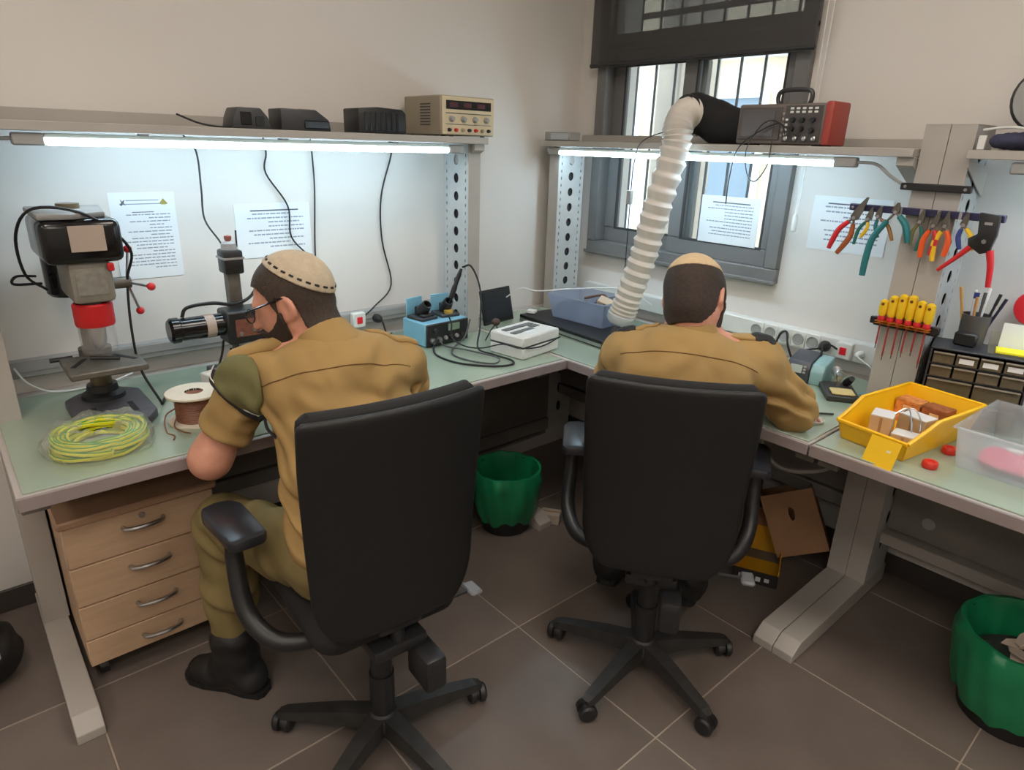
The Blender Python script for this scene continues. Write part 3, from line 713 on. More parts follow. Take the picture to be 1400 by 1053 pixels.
cable([(-2.225, 1.545, ZS+.03), (-2.19, 1.55, ZS+.012), (-2.10, 1.58, ZS+.014), (-2.0, 1.61, ZS+.014), (-1.92, 1.62, ZS+.014), (-1.90, 1.58, ZS+.0055), (-1.97, 1.53, ZS+.0055), (-2.08, 1.515, ZS+.0055), (-2.16, 1.57, ZS+.006), (-2.2, 1.66, ZS+.03), (-2.215, 1.70, ZS+.10)], .0038, 'grey cord looping over the mat in front of the blue station', M('grey_cord', (74, 74, 74), .5))
cable([(-2.20, 1.575, ZS+.14), (-2.185, 1.58, ZS+.10), (-2.17, 1.57, ZS+.05), (-2.12, 1.60, ZS+.02), (-2.03, 1.62, ZS+.03), (-1.97, 1.68, ZS+.05), (-1.885, 1.70, ZS+.05), (-1.868, 1.80, ZS+.045), (-1.89, 1.93, ZS+.06)], .003, 'thin black lead draped round the white case')
# small tweezers stand between the boxes
tw = thing('lead_stand', (-2.16, 1.80, ZS), 0, 'small black wire stand between the blue station and white case', 'stand')
for a in (0, 2.1, 4.2): MB().tube([(0, 0, .075), (.02*math.cos(a), .02*math.sin(a), .05), (.045*math.cos(a), .045*math.sin(a), .002)], .0025, 5).build('leg', black_p, tw)
MB().ell((0, 0, .085), (.02, .02, .016), 14, 8).build('head', M('dark_brown_plastic', (66, 50, 40), .5), tw)
# ---- white case
wc = thing('instrument_case', (-1.98, 1.81, ZS), math.radians(9), 'white instrument case with grey strips, wrapped by a black lead', 'case')
MB().box(-.09, .09, -.12, .12, .0, .048, .005).build('case_bottom', white_p, wc)
MB().box(-.09, .09, -.12, .12, .050, .092, .005).build('case_lid', white_p, wc)
MB().box(-.088, .088, -.118, .118, .046, .052).build('seam', char_m, wc)
for x, a, b_ in ((-.055, -.09, .09), (.0, -.10, .03), (-.02, .04, .09)): MB().box(x, x+.028, a, b_, .0921, .0955, .001).build('grey_strip', M('slate_strip', (96, 98, 98), .6), wc)
MB().box(.012, .05, -.05, .02, .0921, .094).build('label', paper_m, wc)
# ---- small black screen
tsn = thing('tablet', (-2.40, 2.02, ZS), math.radians(8), 'small black tablet standing upright behind the white case', 'tablet')
Mx = RY(-.22)
MB().box(-.006, .006, -.105, .105, .0, .165, .003, Mx).build('body', black_p, tsn); MB().box(.0062, .0072, -.095, .095, .012, .153, 0, Mx).build('screen', M('dark_screen', (40, 42, 44), .2), tsn)
MB().box(-.085, -.03, -.03, .03, .0, .006).build('stand_foot', black_p, tsn); MB().cyl((-.075, 0, .004), (-.02, 0, .09), .005, n=8).build('stand_strut', black_p, tsn)
# white power socket with red switch on the left bench
def socket_block(loc, rz, label):
    t = thing('socket_block', loc, rz, label, 'power socket')
    MB().box(-.03, .03, -.016, .016, -.032, .032, .004).build('body', white_p, t)
    MB().box(-.013, .013, -.020, -.016, -.015, .015, .002).build('red_switch', M('red_switch_plastic', (214, 30, 44), .35), t)  # plain red plastic rocker, no emission
    return t
socket_block((-2.535, 1.335, .87), PI/2, 'white power socket with red switch on the left trunking')
pl = thing('power_plug', (-2.54, 1.425, .865), 0, 'black round plug beside the red switch on the left trunking', 'plug')
MB().lathe_at((0, 0, 0), (.05, 0, 0), [(.018, 0), (.020, .012), (.017, .03), (.009, .045), (0, .048)], 16).build('body', black_p, pl)
MB().tube([(.045, 0, 0), (.06, 0, -.01), (.06, .02, -.07), (.03, .06, -.073)], .0035, 6).build('cord', black_soft, pl)

# ================================================================== window bench
tr = thing('equipment_tray', (-2.07, 2.27, ZS), math.radians(-3), 'flat black device with a silver front strip under the clear bin', 'device')
MB().box(-.285, .285, -.165, .165, .0, .036, .004).build('body', black_p, tr)
MB().box(-.28, .28, -.1675, -.165, .006, .020).build('front_strip', steel_br, tr)
MB().box(-.28, .28, -.1665, -.165, .024, .033).build('front_panel', black_gloss, tr)
cb = thing('storage_bin', (-2.09, 2.33, ZS+.0365), math.radians(4), 'clear bluish plastic bin filled with dark cables', 'storage bin')
def open_bin(parent, w0, d0, w1, d1, h_, t_, mat, name='tub'):
    """tapered open box: base w0 x d0, rim w1 x d1"""
    m = MB()
    def ring(w_, d_, z): return [(-w_/2, -d_/2, z), (w_/2, -d_/2, z), (w_/2, d_/2, z), (-w_/2, d_/2, z)]
    R_ = [ring(w0, d0, 0), ring(w1, d1, h_), ring(w1+.016, d1+.016, h_), ring(w1+.016, d1+.016, h_-.004), ]
    vs = sum(R_, [])+ring(w1-2*t_, d1-2*t_, h_)+ring(w0-2*t_, d0-2*t_, t_)
    fs = [(3, 2, 1, 0)]
    for a, b in ((0, 4),): fs += [(a+i, a+(i+1) % 4, b+(i+1) % 4, b+i) for i in range(4)]
    fs += [(8+i, 12+i, 12+(i+1) % 4, 8+(i+1) % 4) for i in range(4)]
    fs += [(4+i, 12+i, 12+(i+1) % 4, 4+(i+1) % 4) for i in range(4)]
    fs += [(8+i, 8+(i+1) % 4, 16+(i+1) % 4, 16+i) for i in range(4)]
    fs += [(16+i, 16+(i+1) % 4, 20+(i+1) % 4, 20+i) for i in range(4)]
    fs += [(20, 21, 22, 23)]
    m.add(vs, fs); return m.build(name, mat, parent, smooth=False)
open_bin(cb, .30, .20, .34, .24, .115, .003, glassy('clear_blue_plastic', (182, 194, 218), .48, .12))
r = random.Random(4)
CN = ('black', 'charcoal', 'blue-grey', 'brown')
for i in range(9):
    x, y = r.uniform(-.11, .11), r.uniform(-.06, .06); z = r.uniform(.02, .10)
    c = cable([(x+cb.location.x-.07, y+cb.location.y-.03, z+.83), (x+cb.location.x, y+cb.location.y+.03, z+.85), (x+cb.location.x+.06, y+cb.location.y-.02, z+.835), (x+cb.location.x+.02, y+cb.location.y-.04, z+.83)], .007, CN[i % 4]+' cable bundled inside the clear bluish bin', [black_soft, char_m, M('blue_grey_cable', (92, 104, 140), .5), M('brown_lead', (92, 70, 60), .5)][i % 4], 'coiled_cable', group='cables in the clear bin')
bx = MB().box(-.035, .035, -.025, .025, -.012, .012, .003).build('small_box', M('tan_card', (186, 164, 140), .7)); bx.location = (-1.99, 2.32, .925); bx.rotation_euler = (.4, .3, .4); tag(bx, 'small tan carton on the cables in the clear bin', 'box')
bx = MB().box(-.022, .022, -.018, .018, -.008, .008, .003).build('small_box', white_p); bx.location = (-2.33, 2.17, ZS+.048); bx.rotation_euler = (0, 0, .5); tag(bx, 'tiny white box at the end of the black device', 'box')
cable([(-2.42, 2.08, .90), (-2.36, 2.12, .95), (-2.30, 2.18, .94), (-2.2, 2.35, .95), (-2.02, 2.5, .96), (-1.9, 2.55, .90)], .003, 'white lead arching behind the clear bin', white_p)
# fume hose
def hose_r(t): 
    return 1+.075*math.sin(t*2*PI*30)+.03*math.sin(t*4*PI*30)
hs = thing('fume_hose', (-1.73, 2.40, 1.74), 0, 'white ribbed fume hose hanging from the black nozzle', 'hose')
MB().tube([(.045, .03, .0), (.04, -.04, -.005), (.045, -.085, -.06), (.05, -.095, -.13), (.012, -.12, -.35), (-.028, -.13, -.56), (-.07, -.15, -.74), (-.093, -.16, -.83)], .056, 20, 34, rfun=hose_r).build('ribbed_tube', M('white_hose', (204, 197, 188), .55, var=.06, bump=.1), hs)
MB().lathe_at((-.092, -.16, -.82), (-.106, -.163, -.88), [(.056, 0), (.061, .004), (.061, .03), (.05, .045), (0, .045)], 24).build('end_sleeve', M('grey_sleeve', (188, 190, 190), .5), hs)
nz = thing('fume_nozzle', (-1.625, 2.455, SH), 0, 'black padded fume nozzle on the shelf next to the oscilloscope', 'nozzle')
s = Sdf()
s.cap((-.07, -.02, .115), (-.02, .04, .10), .078, .07, .03)
s.cap((.0, .06, .062), (.13, .06, .060), .060, .055, .05).cap((.0, .06, .075), (.13, .06, .07), .055, .052, .05)
s.post.append(lambda P, F: np.maximum(F, .004-P[..., 2]))
s.post.append(lambda P, F: smax(F, -sd_cap(P, (-.09, -.14, .118), (-.06, -.01, .115), .055, .055), .016))
np_obj('hood', s.mesh(.0045), M('black_foam', (28, 28, 29), .9, bump=.3, bscale=200), nz)
MB().lathe_at((-.082, -.085, .118), (-.075, -.055, .117), [(.062, 0), (.066, .01), (.066, .03), (.060, .03)], 26).build('clamp_ring', black_p, nz)
# oscilloscope
os_ = thing('oscilloscope', (-1.30, 2.44, SH), 0, 'dark oscilloscope with red side and carry handle', 'oscilloscope')
osc_m = M('scope_case', (104, 94, 88), .5, var=.05); 
MB().box(-.175, .155, -.045, .085, .004, .140, .008, seg=2).build('case', osc_m, os_)
MB().box(.150, .180, -.043, .088, .003, .146, .008, seg=2).build('red_bumper', M('scope_red', (158, 62, 52), .5), os_)
MB().box(-.165, .0, -.050, -.0452, .018, .128, .002).build('screen_bezel', M('bezel', (78, 70, 66), .5), os_)
MB().box(-.150, -.025, -.0515, -.050, .030, .116).build('screen', M('scope_screen', (84, 78, 76), .25), os_)
MB().box(.012, .148, -.0485, -.0452, .012, .132, .002).build('control_panel', M('panel_dark', (70, 64, 62), .5), os_)
for i in range(5):
    for j in range(2): MB().box(.030+i*.022, .043+i*.022, -.051, -.0485, .108+j*.012, .115+j*.012, .001).build('button', white_p, os_)
for i in range(5): MB().box(.003, .010, -.049, -.0452, .03+i*.018, .039+i*.018, .001).build('soft_key', grey_p, os_)
for i in range(4): MB().box(.017, .027, -.051, -.0485, .034+i*.016, .042+i*.016, .001).build('button', white_p, os_)
for x, z in ((.045, .085), (.080, .085), (.118, .085), (.045, .056), (.080, .056), (.118, .052)): MB().lathe_at((x, -.0485, z), (x, -.063, z), [(.009, 0), (.008, .013), (0, .0135)], 14).build('knob', black_p, os_)
for i in range(4): MB().lathe_at((.03+i*.034, -.0485, .024), (.03+i*.034, -.060, .024), [(.008, 0), (.008, .009), (.004, .011), (0, .011)], 12).build('connector', steel_br, os_)
MB().tube([(-.055, .02, .138), (-.062, .02, .165), (-.05, .02, .186), (.0, .02, .190), (.055, .02, .186), (.067, .02, .165), (.06, .02, .138)], .008, 8).build('carry_handle', char_m, os_)
for x in (-.15, .13): MB().box(x-.012, x+.012, -.03, .07, 0, .005).build('foot', black_soft, os_)
def scope_lead(pts, label): cable(pts, .0022, label, M('dark_lead', (40, 40, 42), .5), 'probe_lead', 'cable')
scope_lead([(-1.27, 2.383, 1.655), (-1.29, 2.372, 1.70), (-1.37, 2.366, 1.67), (-1.44, 2.362, 1.61), (-1.452, 2.35, 1.50), (-1.452, 2.35, 1.41)], 'dark probe lead hanging from the oscilloscope past the window')
scope_lead([(-1.22, 2.383, 1.655), (-1.33, 2.364, 1.71), (-1.40, 2.36, 1.62), (-1.385, 2.355, 1.53), (-1.345, 2.352, 1.50), (-1.31, 2.36, 1.56), (-1.31, 2.366, 1.64)], 'looped probe lead hanging under the oscilloscope')
scope_lead([(-1.86, 2.52, 1.63), (-1.84, 2.45, 1.67), (-1.90, 2.368, 1.63), (-1.925, 2.36, 1.55), (-1.93, 2.36, 1.47), (-1.96, 2.4, 1.2), (-2.0, 2.45, 1.0)], 'thin grey wire hanging beside the fume hose')
ad = MB().box(-.012, .012, -.01, .01, -.03, .03, .003).build('inline_switch', grey_p); ad.location = (-1.935, 2.36, 1.40); tag(ad, 'grey inline switch hanging beside the fume hose', 'switch')
jb = thing('junction_box', (-2.46, 2.43, SH), 0, 'small grey junction box on the shelf end near the corner', 'box')
MB().box(-.075, .095, -.03, .05, 0, .040, .004).build('body', grey_p, jb); MB().box(-.03, .09, -.0315, -.03, .006, .034, .001).build('clear_window', M('pale_cover', (176, 184, 190), .3), jb)
cable([(-1.01, 2.40, 1.58), (-.95, 2.405, 1.575), (-.90, 2.41, 1.54), (-.85, 2.412, 1.512)], .005, 'grey lamp cable running to the black magnet strip', grey_p)
# sockets along the white trunking
for i, x in enumerate((-1.40, -1.335, -1.272, -1.21, -1.15)):
    t = thing('wall_socket', (x, 2.645, .879), 0, ('fifth', 'fourth', 'third', 'second', 'first')[i]+' white socket counted from the black plug on the white trunking', 'power socket', 'sockets on the trunking')
    MB().box(-.029, .029, -.006, 0, -.033, .033, .002).build('plate', white_p, t)
    m = MB(); m.lathe_at((0, -.006, 0), (0, -.010, 0), [(.024, .0005), (.024, .004), (.020, .004), (.018, .0012)], 22); m.build('socket_rim', grey_p, t)
    for s_ in (-1, 1): MB().cyl((s_*.009, -.0065, 0), (s_*.009, -.0058, 0), .0025, n=8).build('pin_hole', black_soft, t)
pl = thing('power_plug', (-1.092, 2.639, .879), 0, 'black round plug in the white trunking beside the sockets', 'plug')
MB().lathe_at((0, 0, 0), (0, -.05, 0), [(.020, 0), (.023, .012), (.019, .03), (.009, .045), (0, .048)], 18).build('body', black_p, pl)
MB().tube([(0, -.045, 0), (-.01, -.06, -.005), (-.05, -.06, -.02), (-.07, -.08, -.05)], .004, 6).build('cord', black_soft, pl)
socket_block((-1.015, 2.629, .880), 0, 'white power socket with red switch on the window bench trunking')
wp = thing('power_plug', (-.955, 2.639, .878), 0, 'white plug and cord next to the red switch on the window bench', 'plug')
MB().lathe_at((0, 0, 0), (0, -.04, 0), [(.014, 0), (.014, .025), (.006, .038), (0, .04)], 14).build('body', white_p, wp)
MB().tube([(0, -.038, 0), (.02, -.055, -.005), (.07, -.06, -.03), (.11, -.05, -.085)], .0035, 6).build('cord', white_p, wp)
# second soldering station
s2 = thing('soldering_station', (-1.075, 2.45, ZS), math.radians(8), 'small dark soldering station with screen and pale blue side', 'soldering station')
dk = M('slate_case', (66, 68, 76), .45)
MB().prism([(-.07, 0), (-.07, .055), (-.05, .080), (.055, .098), (.07, .09), (.07, 0)], -.05, .035, Matrix(((0, 0, 1, 0), (1, 0, 0, 0), (0, 1, 0, 0), (0, 0, 0, 1))), .004).build('body', dk, s2)
MB().prism([(-.065, .0), (-.065, .05), (-.048, .075), (.055, .092), (.068, .085), (.068, 0)], .036, .085, Matrix(((0, 0, 1, 0), (1, 0, 0, 0), (0, 1, 0, 0), (0, 0, 0, 1))), .006).build('side_case', M('pale_teal', (140, 176, 178), .45), s2)
q = TR(-.008, -.0725, .052) @ RX(-.3)
MB().box(-.025, .018, -.004, .0, -.014, .016, 0, q).build('display', M('lcd_grey', (168, 178, 170), .3), s2)
for i in range(3): MB().box(.022, .032, -.005, .0, -.014+i*.011, -.006+i*.011, .001, q).build('button', grey_p, s2)
MB().tube([(-.045, -.02, .06), (-.07, -.03, .12), (-.10, .02, .16), (-.135, .05, .13), (-.13, .0, .06), (-.10, -.05, .01)], .0045, 6).build('cord', black_soft, s2)
MB().tube([(.04, .03, .09), (.035, .05, .13), (.05, .10, .12), (.06, .17, .09)], .004, 6).build('mains_cord', black_soft, s2)
# sponge stand with tip cleaner
st = thing('iron_stand', (-.905, 2.37, ZS), math.radians(35), 'dark soldering stand with yellow sponge and coiled holder', 'iron stand')
MB().box(-.055, .055, -.085, .085, 0, .022, .004).build('base', M('stand_base', (54, 52, 50), .5), st)
MB().box(-.038, .038, -.075, -.012, .022, .030, .003).build('sponge', M('yellow_sponge', (206, 184, 128), .9, bump=.5, bscale=400), st)
co = []
for i in range(9*12): 
    a = 2*PI*i/12; co.append((.016*math.cos(a), .03+i*.0006, .062+.016*math.sin(a)))
MB().tube(co, .0022, 5, sub=1).build('coil_holder', steel_br, st); MB().box(-.006, .006, .03, .036, .02, .06).build('coil_post', steel_br, st)
MB().lathe_at((.03, .05, .03), (.04, .0, .07), [(.013, 0), (.014, .02), (.010, .05), (0, .05)], 14).build('tip_cup', black_p, st)
s3 = thing('solder_roll', (-.80, 2.34, ZS), .4, 'small roll of grey solder with teal label beside the tool column', 'roll')
MB().lathe([(.010, 0), (.026, 0), (.026, .004), (.020, .005), (.020, .035), (.026, .036), (.026, .04), (.010, .04)], 22).build('reel', M('teal_reel', (70, 110, 116), .4), s3); MB().lathe([(.0205, .006), (.0225, .008), (.0225, .032), (.0205, .034)], 22, caps=False).build('solder', steel_br, s3)
ds = thing('parts_dish', (-.835, 2.045, ZS), 0, 'small shallow dish holding copper parts near the elbow', 'dish')
MB().lathe([(.0, .0), (.024, 0), (.030, .010), (.028, .011), (.022, .003), (0, .003)], 26).build('bowl', M('pale_dish', (206, 200, 190), .35), ds)
for i in range(5): 
    a = i*1.3; MB().lathe_at((.012*math.cos(a), .012*math.sin(a), .003), (.012*math.cos(a)+.004, .012*math.sin(a), .011), [(.005, 0), (.005, .006), (0, .007)], 8).build('copper_part', M('copper_bits', (186, 130, 108), .35, metal=.5), ds)
sty = MB().cyl((-.91, 2.07, ZS+.004), (-.825, 2.155, ZS+.004), .0035, n=8).build('tweezers', char_m); tag(sty, 'thin dark tweezers lying on the mat beyond the dish', 'tweezers')
bh = thing('iron_holder', (-1.70, 2.02, ZS), .5, 'black angled tool holder on the mat below the fume hose', 'tool holder')
MB().box(-.03, .03, -.035, .035, 0, .012, .003).build('base_plate', black_p, bh)
MB().lathe_at((0, -.01, .012), (.02, .03, .13), [(.012, 0), (.016, .04), (.020, .09), (.016, .125), (0, .125)], 14).build('funnel', black_p, bh)
# board the right man works on
cbd = thing('circuit_board', (-1.22, 2.08, ZS), .3, 'small green circuit board on the mat in front of the man under the window', 'circuit board')
MB().box(-.06, .06, -.04, .04, .003, .005).build('board', M('pcb_green', (40, 96, 62), .4), cbd)
for i in range(8): MB().box(-.05+(i % 4)*.027, -.035+(i % 4)*.027, -.03+(i//4)*.035, -.015+(i//4)*.035, .005, .009, .001).build('chip', black_p, cbd)
for x in (-.05, .05):
    for y in (-.032, .032): MB().cyl((x, y, 0), (x, y, .003), .003, n=8).build('standoff', steel_br, cbd)

# ================================================================== tool column
mb = thing('magnet_strip', (-.762, 2.412, 1.512), 0, 'short black magnet strip across the top of the tool column', 'magnet strip')
MB().box(-.10, .10, -.012, .008, -.011, .011, .003).build('bar', black_p, mb)
for x in (-.085, .085): MB().lathe_at((x, -.012, 0), (x, -.0145, 0), [(.005, 0), (.004, .0025), (0, .0025)], 12).build('screw', steel_br, mb)
navy = M('navy_rail', (44, 42, 76), .4, var=.1)
tr_ = thing('tool_rail', (-.782, 2.408, 1.436), 0, 'long navy magnetic tool rail holding the pliers', 'tool rail')
MB().box(-.225, .225, -.010, .012, -.011, .011, .002).build('bar', navy, tr_)
for x in (-.213, .213): MB().lathe_at((x, -.010, 0), (x, -.0125, 0), [(.005, 0), (.004, .0025), (0, .0025)], 12).build('screw', steel_br, tr_)
for x in (-.12, -.06, .0, .05, .11): MB().box(x-.004, x+.004, -.0115, -.010, -.011, .011).build('pale_mark', grey_p, tr_)
steel_t = M('tool_steel', (120, 116, 108), .35, metal=.8, var=.15, vscale=40)
hand = {'red': M('grip_red', (196, 34, 42), .45), 'rust': M('grip_rust', (158, 82, 40), .5), 'teal': M('grip_teal', (32, 112, 116), .45), 'green': M('grip_green', (30, 104, 92), .45), 'yellow': M('grip_yellow', (232, 190, 30), .45), 'orange': M('grip_orange', (230, 90, 30), .45), 'brown': M('grip_brown', (150, 110, 60), .5), 'blue': M('grip_blue', (46, 60, 130), .45), 'olive': M('grip_olive', (112, 112, 70), .5), 'black': black_p}
def pliers(pivot, jaw, ends, cols, r, label, y=2.388, jw=.010, bulge=1.):
    """pivot, jaw tip and two handle ends given as (x,z) on the rail"""
    t = thing('pliers', (pivot[0], y, pivot[1]), 0, label, 'pliers', 'pliers on the tool rail')
    j = Vector((jaw[0]-pivot[0], 0, jaw[1]-pivot[1])); L = j.length; a = math.atan2(j.x, j.z)
    F = RY(a)
    for s in (-1, 1):
        MB().prism([(0, -L*.15), (s*jw, 0), (s*jw*.8, L*.5), (s*.0025, L), (0, L)][::s], -.004, .004, F @ Matrix(((1, 0, 0, 0), (0, 0, -1, 0), (0, 1, 0, 0), (0, 0, 0, 1)))).build('jaw', steel_t, t, smooth=False)
    MB().lathe_at((0, -.005, 0), (0, -.0075, 0), [(.006, 0), (.005, .0025), (0, .0025)], 12).build('pivot_bolt', steel_br, t)
    ax = -j.normalized()
    for s, e, c in zip((-1, 1), ends, cols):
        r_ = r*1.25
        d = Vector((e[0]-pivot[0], 0, e[1]-pivot[1])); n = Vector((d.z, 0, -d.x)).normalized()
        if n.dot(Vector((e[0]-(ends[0][0]+ends[1][0])/2, 0, e[1]-(ends[0][1]+ends[1][1])/2))) < 0: n = -n
        pts = [(0, -.001*s, 0), tuple(d*.15+n*(d.length*.05)), tuple(d*.45+n*(d.length*.12)), tuple(d*.75+n*(d.length*.07)), tuple(d)]
        MB().tube(pts[:3], .0040, 7).build('shank', steel_t, t)
        MB().tube(pts[1:], r_, 8, rfun=lambda u: (.8+.25*math.sin(PI*u)+(.35*max(0, u-.55) if d.length > .2 else 0))*bulge).build('grip', hand[c], t)
    return t
pliers((-.978, 1.402), (-.946, 1.471), [(-1.045, 1.292), (-1.015, 1.279)], ('red', 'rust'), .0075, 'large pliers with red grips at the end of the tool rail', y=2.385, jw=.014)
pliers((-.933, 1.402), (-.925, 1.440), [(-.965, 1.315), (-.948, 1.340)], ('green', 'yellow'), .0048, 'small pliers with green and yellow grips on the tool rail', y=2.389)
pliers((-.905, 1.412), (-.900, 1.445), [(-.893, 1.345), (-.847, 1.340)], ('teal', 'brown'), .0050, 'pliers with one teal and one brown grip on the tool rail', y=2.391)
pliers((-.849, 1.432), (-.845, 1.462), [(-.912, 1.218), (-.795, 1.341)], ('teal', 'teal'), .0085, 'big teal handled pliers with one long thick grip', y=2.376, jw=.012)
pliers((-.776, 1.408), (-.770, 1.448), [(-.790, 1.335), (-.772, 1.318)], ('olive', 'green'), .0050, 'slim pliers with olive grips between the teal and orange pliers', y=2.389)
pliers((-.735, 1.400), (-.725, 1.445), [(-.753, 1.300), (-.728, 1.310)], ('orange', 'red'), .0068, 'pliers with orange and red grips in front of the tool column', y=2.387)
pliers((-.703, 1.402), (-.700, 1.445), [(-.716, 1.293), (-.688, 1.312)], ('yellow', 'orange'), .0068, 'pliers with yellow and orange grips beside the column edge', y=2.387)
pliers((-.655, 1.410), (-.648, 1.448), [(-.650, 1.338), (-.618, 1.338)], ('blue', 'yellow'), .0058, 'small pliers with blue and yellow grips next to the crimper', y=2.388)
cr = thing('crimping_tool', (-.588, 2.384, 1.40), 0, 'black crimping tool with two long red handles on the tool rail', 'crimping tool')
MB().prism([(-.030, .052), (.024, .046), (.027, -.010), (.018, -.060), (-.004, -.068), (-.040, -.045), (-.044, -.025), (-.022, -.010)], -.010, .010, Matrix(((1, 0, 0, 0), (0, 0, -1, 0), (0, 1, 0, 0), (0, 0, 0, 1))), .003).build('head', black_p, cr)
MB().lathe_at((0, -.010, -.03), (0, -.013, -.03), [(.007, 0), (.006, .003), (0, .003)], 12).build('pivot_bolt', steel_br, cr)
MB().box(-.010, .010, -.0115, -.010, .018, .026).build('die_gap', grey_p, cr)
MB().tube([(-.03, 0, -.045), (-.06, 0, -.082), (-.106, 0, -.132)], .0085, 10, rfun=lambda u: 1.1-.45*u).build('handle', hand['red'], cr)
MB().tube([(.018, 0, -.055), (.030, 0, -.10), (.038, 0, -.162)], .0100, 10, rfun=lambda u: 1.1-.35*u).build('handle', hand['red'], cr)
# screwdrivers in a rack
sr = thing('screwdriver_rack', (-.757, 2.405, 1.072), 0, 'black screwdriver rack on the front of the tool column', 'tool rack')
m = MB(); m.plate_holes(-.085, .085, -.03, .012, [(-.07+i*.028, -.012, .007, .007, 10) for i in range(6)], .008, TR(0, 0, -.004)); m.build('shelf', M('rack_orange', (200, 120, 40), .5), sr, smooth=False)
MB().box(-.10, .10, .006, .014, -.020, .012, .002).build('back_plate', black_p, sr)
for x in (-.095, .095): MB().box(x-.012, x+.012, -.008, .006, -.012, .012, .002).build('end_bracket', black_p, sr)
for i in range(6):
    t = thing('screwdriver', (-.757-.07+i*.028, 2.393, 1.078), 0, ('shortest yellow insulated screwdriver, at the window end of the black rack', 'second yellow insulated screwdriver from the window end of the rack', 'third yellow insulated screwdriver from the window end of the rack', 'tallest yellow insulated screwdriver in the black rack', 'fifth yellow insulated screwdriver from the window end of the rack', 'yellow insulated screwdriver at the organizer end of the black rack')[i], 'screwdriver', 'insulated screwdrivers in the rack')
    hgt = (.070, .088, .097, .099, .086, .082)[i]
    MB().lathe([(.0115, 0), (.0125, .008), (.010, .016), (.0, .016)], 14).build('collar', hand['red'], t)
    MB().lathe([(.0095, .014), (.0138, .024), (.0148, hgt*.6), (.0132, hgt-.006), (.006, hgt), (0, hgt)], 14).build('handle', hand['yellow'], t)
    MB().lathe_at((0, -.0125, hgt*.80), (0, -.0145, hgt*.80), [(.005, 0), (.005, .002), (0, .002)], 10).build('size_mark', M('mark_brown', (110, 50, 24), .5), t)
    MB().cyl((0, 0, .0), (0, 0, -.085-.012*((i*3) % 4)), .0030, n=8).build('shaft', M('insulated_shaft', (150, 52, 48), .5), t)
    MB().cyl((0, 0, -.085-.012*((i*3) % 4)), (0, 0, -.10-.012*((i*3) % 4)), .002, n=6).build('tip', steel_t, t)

# ================================================================== right bench
og = thing('drawer_organizer', (-.54, 2.475, ZS), math.radians(14), 'black organizer of small clear drawers with pens on top', 'organizer')
W_, D_, H_ = .27, .15, .245
m = MB(); m.box(-W_/2, W_/2, -D_/2, D_/2, H_-.008, H_, .003); m.box(-W_/2, W_/2, -D_/2, D_/2, 0, .008, .003); m.box(-W_/2, -W_/2+.006, -D_/2, D_/2, .008, H_-.008); m.box(W_/2-.006, W_/2, -D_/2, D_/2, .008, H_-.008); m.box(-W_/2+.006, W_/2-.006, D_/2-.006, D_/2, .008, H_-.008)
rows = [(H_-.012, .040, 4), (H_-.056, .040, 4), (H_-.100, .062, 2), (H_-.166, .062, 2)]
for z, h_, n_ in rows: m.box(-W_/2+.006, W_/2-.006, -D_/2+.004, D_/2, z-h_-.004, z-h_)
m.build('frame', M('organizer_black', (44, 45, 50), .45), og, smooth=False)
drw = glassy('smoky_drawer', (150, 138, 112), .55, .15); lip_m = M('drawer_lip', (128, 118, 100), .35)
fill = [M('drawer_fill_a', (120, 108, 80), .7, var=.4, vscale=120), M('drawer_fill_b', (150, 140, 118), .7, var=.4, vscale=140), M('drawer_fill_c', (70, 64, 52), .7, var=.4, vscale=100)]
ct = 0
for ri, (z, h_, n_) in enumerate(rows):
    wd = (W_-.016)/n_
    for k in range(n_):
        x0 = -W_/2+.008+k*wd+.003; x1 = x0+wd-.006; ct += 1
        d = MB().box(x0, x1, -D_/2+.0, -D_/2+.003, z-h_+.002, z-.004).build('drawer', drw, og, smooth=False)
        MB().box(x0, x1, -D_/2-.008, -D_/2+.002, z-.007, z-.002, .001).build('drawer_lip', lip_m, d, smooth=False)
        MB().box(x0+.003, x1-.003, -D_/2+.006, D_/2-.03, z-h_+.003, z-h_*(.35 if ct % 3 else .55)).build('contents', fill[ct % 3], d, smooth=False)
        if ri == 0 and k: MB().box(x0+.008, x1-.010, -D_/2-.0012, -D_/2-.0002, z-h_+.010, z-.014).build('paper_label', paper_m, d, smooth=False)
ZO = ZS+H_
pc = thing('pen_cup', (-.585, 2.50, ZO), 0, 'dark mesh pen cup on the drawer organizer', 'pen cup')
MB().lathe([(0, .0), (.036, 0), (.042, .10), (.039, .10), (.033, .004), (0, .004)], 22).build('cup', M('smoke_cup', (78, 76, 76), .35), pc)
MB().box(-.035, .03, -.052, -.034, 0, .045, .006).build('clip_block', black_p, pc)
pens = [((-.022, -.012), (-.055, -.03), .175, M('wood_pencil', (196, 150, 84), .5), 'wooden pencil leaning in the pen cup'), ((-.012, .01), (-.024, .015), .165, M('pen_white', (220, 220, 226), .4), 'white pen with blue clip standing in the pen cup'), ((.008, -.01), (.01, -.012), .165, M('pen_grey', (70, 74, 78), .4), 'grey marker standing in the pen cup'), ((.006, .012), (.012, .02), .175, M('pen_cap_white', (236, 236, 236), .4), 'thick white marker standing in the pen cup'), ((.020, .0), (.048, .0), .165, M('pen_black', (26, 26, 34), .35), 'black pen leaning out of the pen cup'), ((.022, .012), (.062, .02), .150, M('pen_navy', (30, 32, 60), .35), 'navy pen leaning furthest out of the pen cup'), ((.0, -.022), (-.004, -.028), .15, M('pen_tan', (172, 130, 80), .5), 'tan pencil standing in the front of the pen cup')]
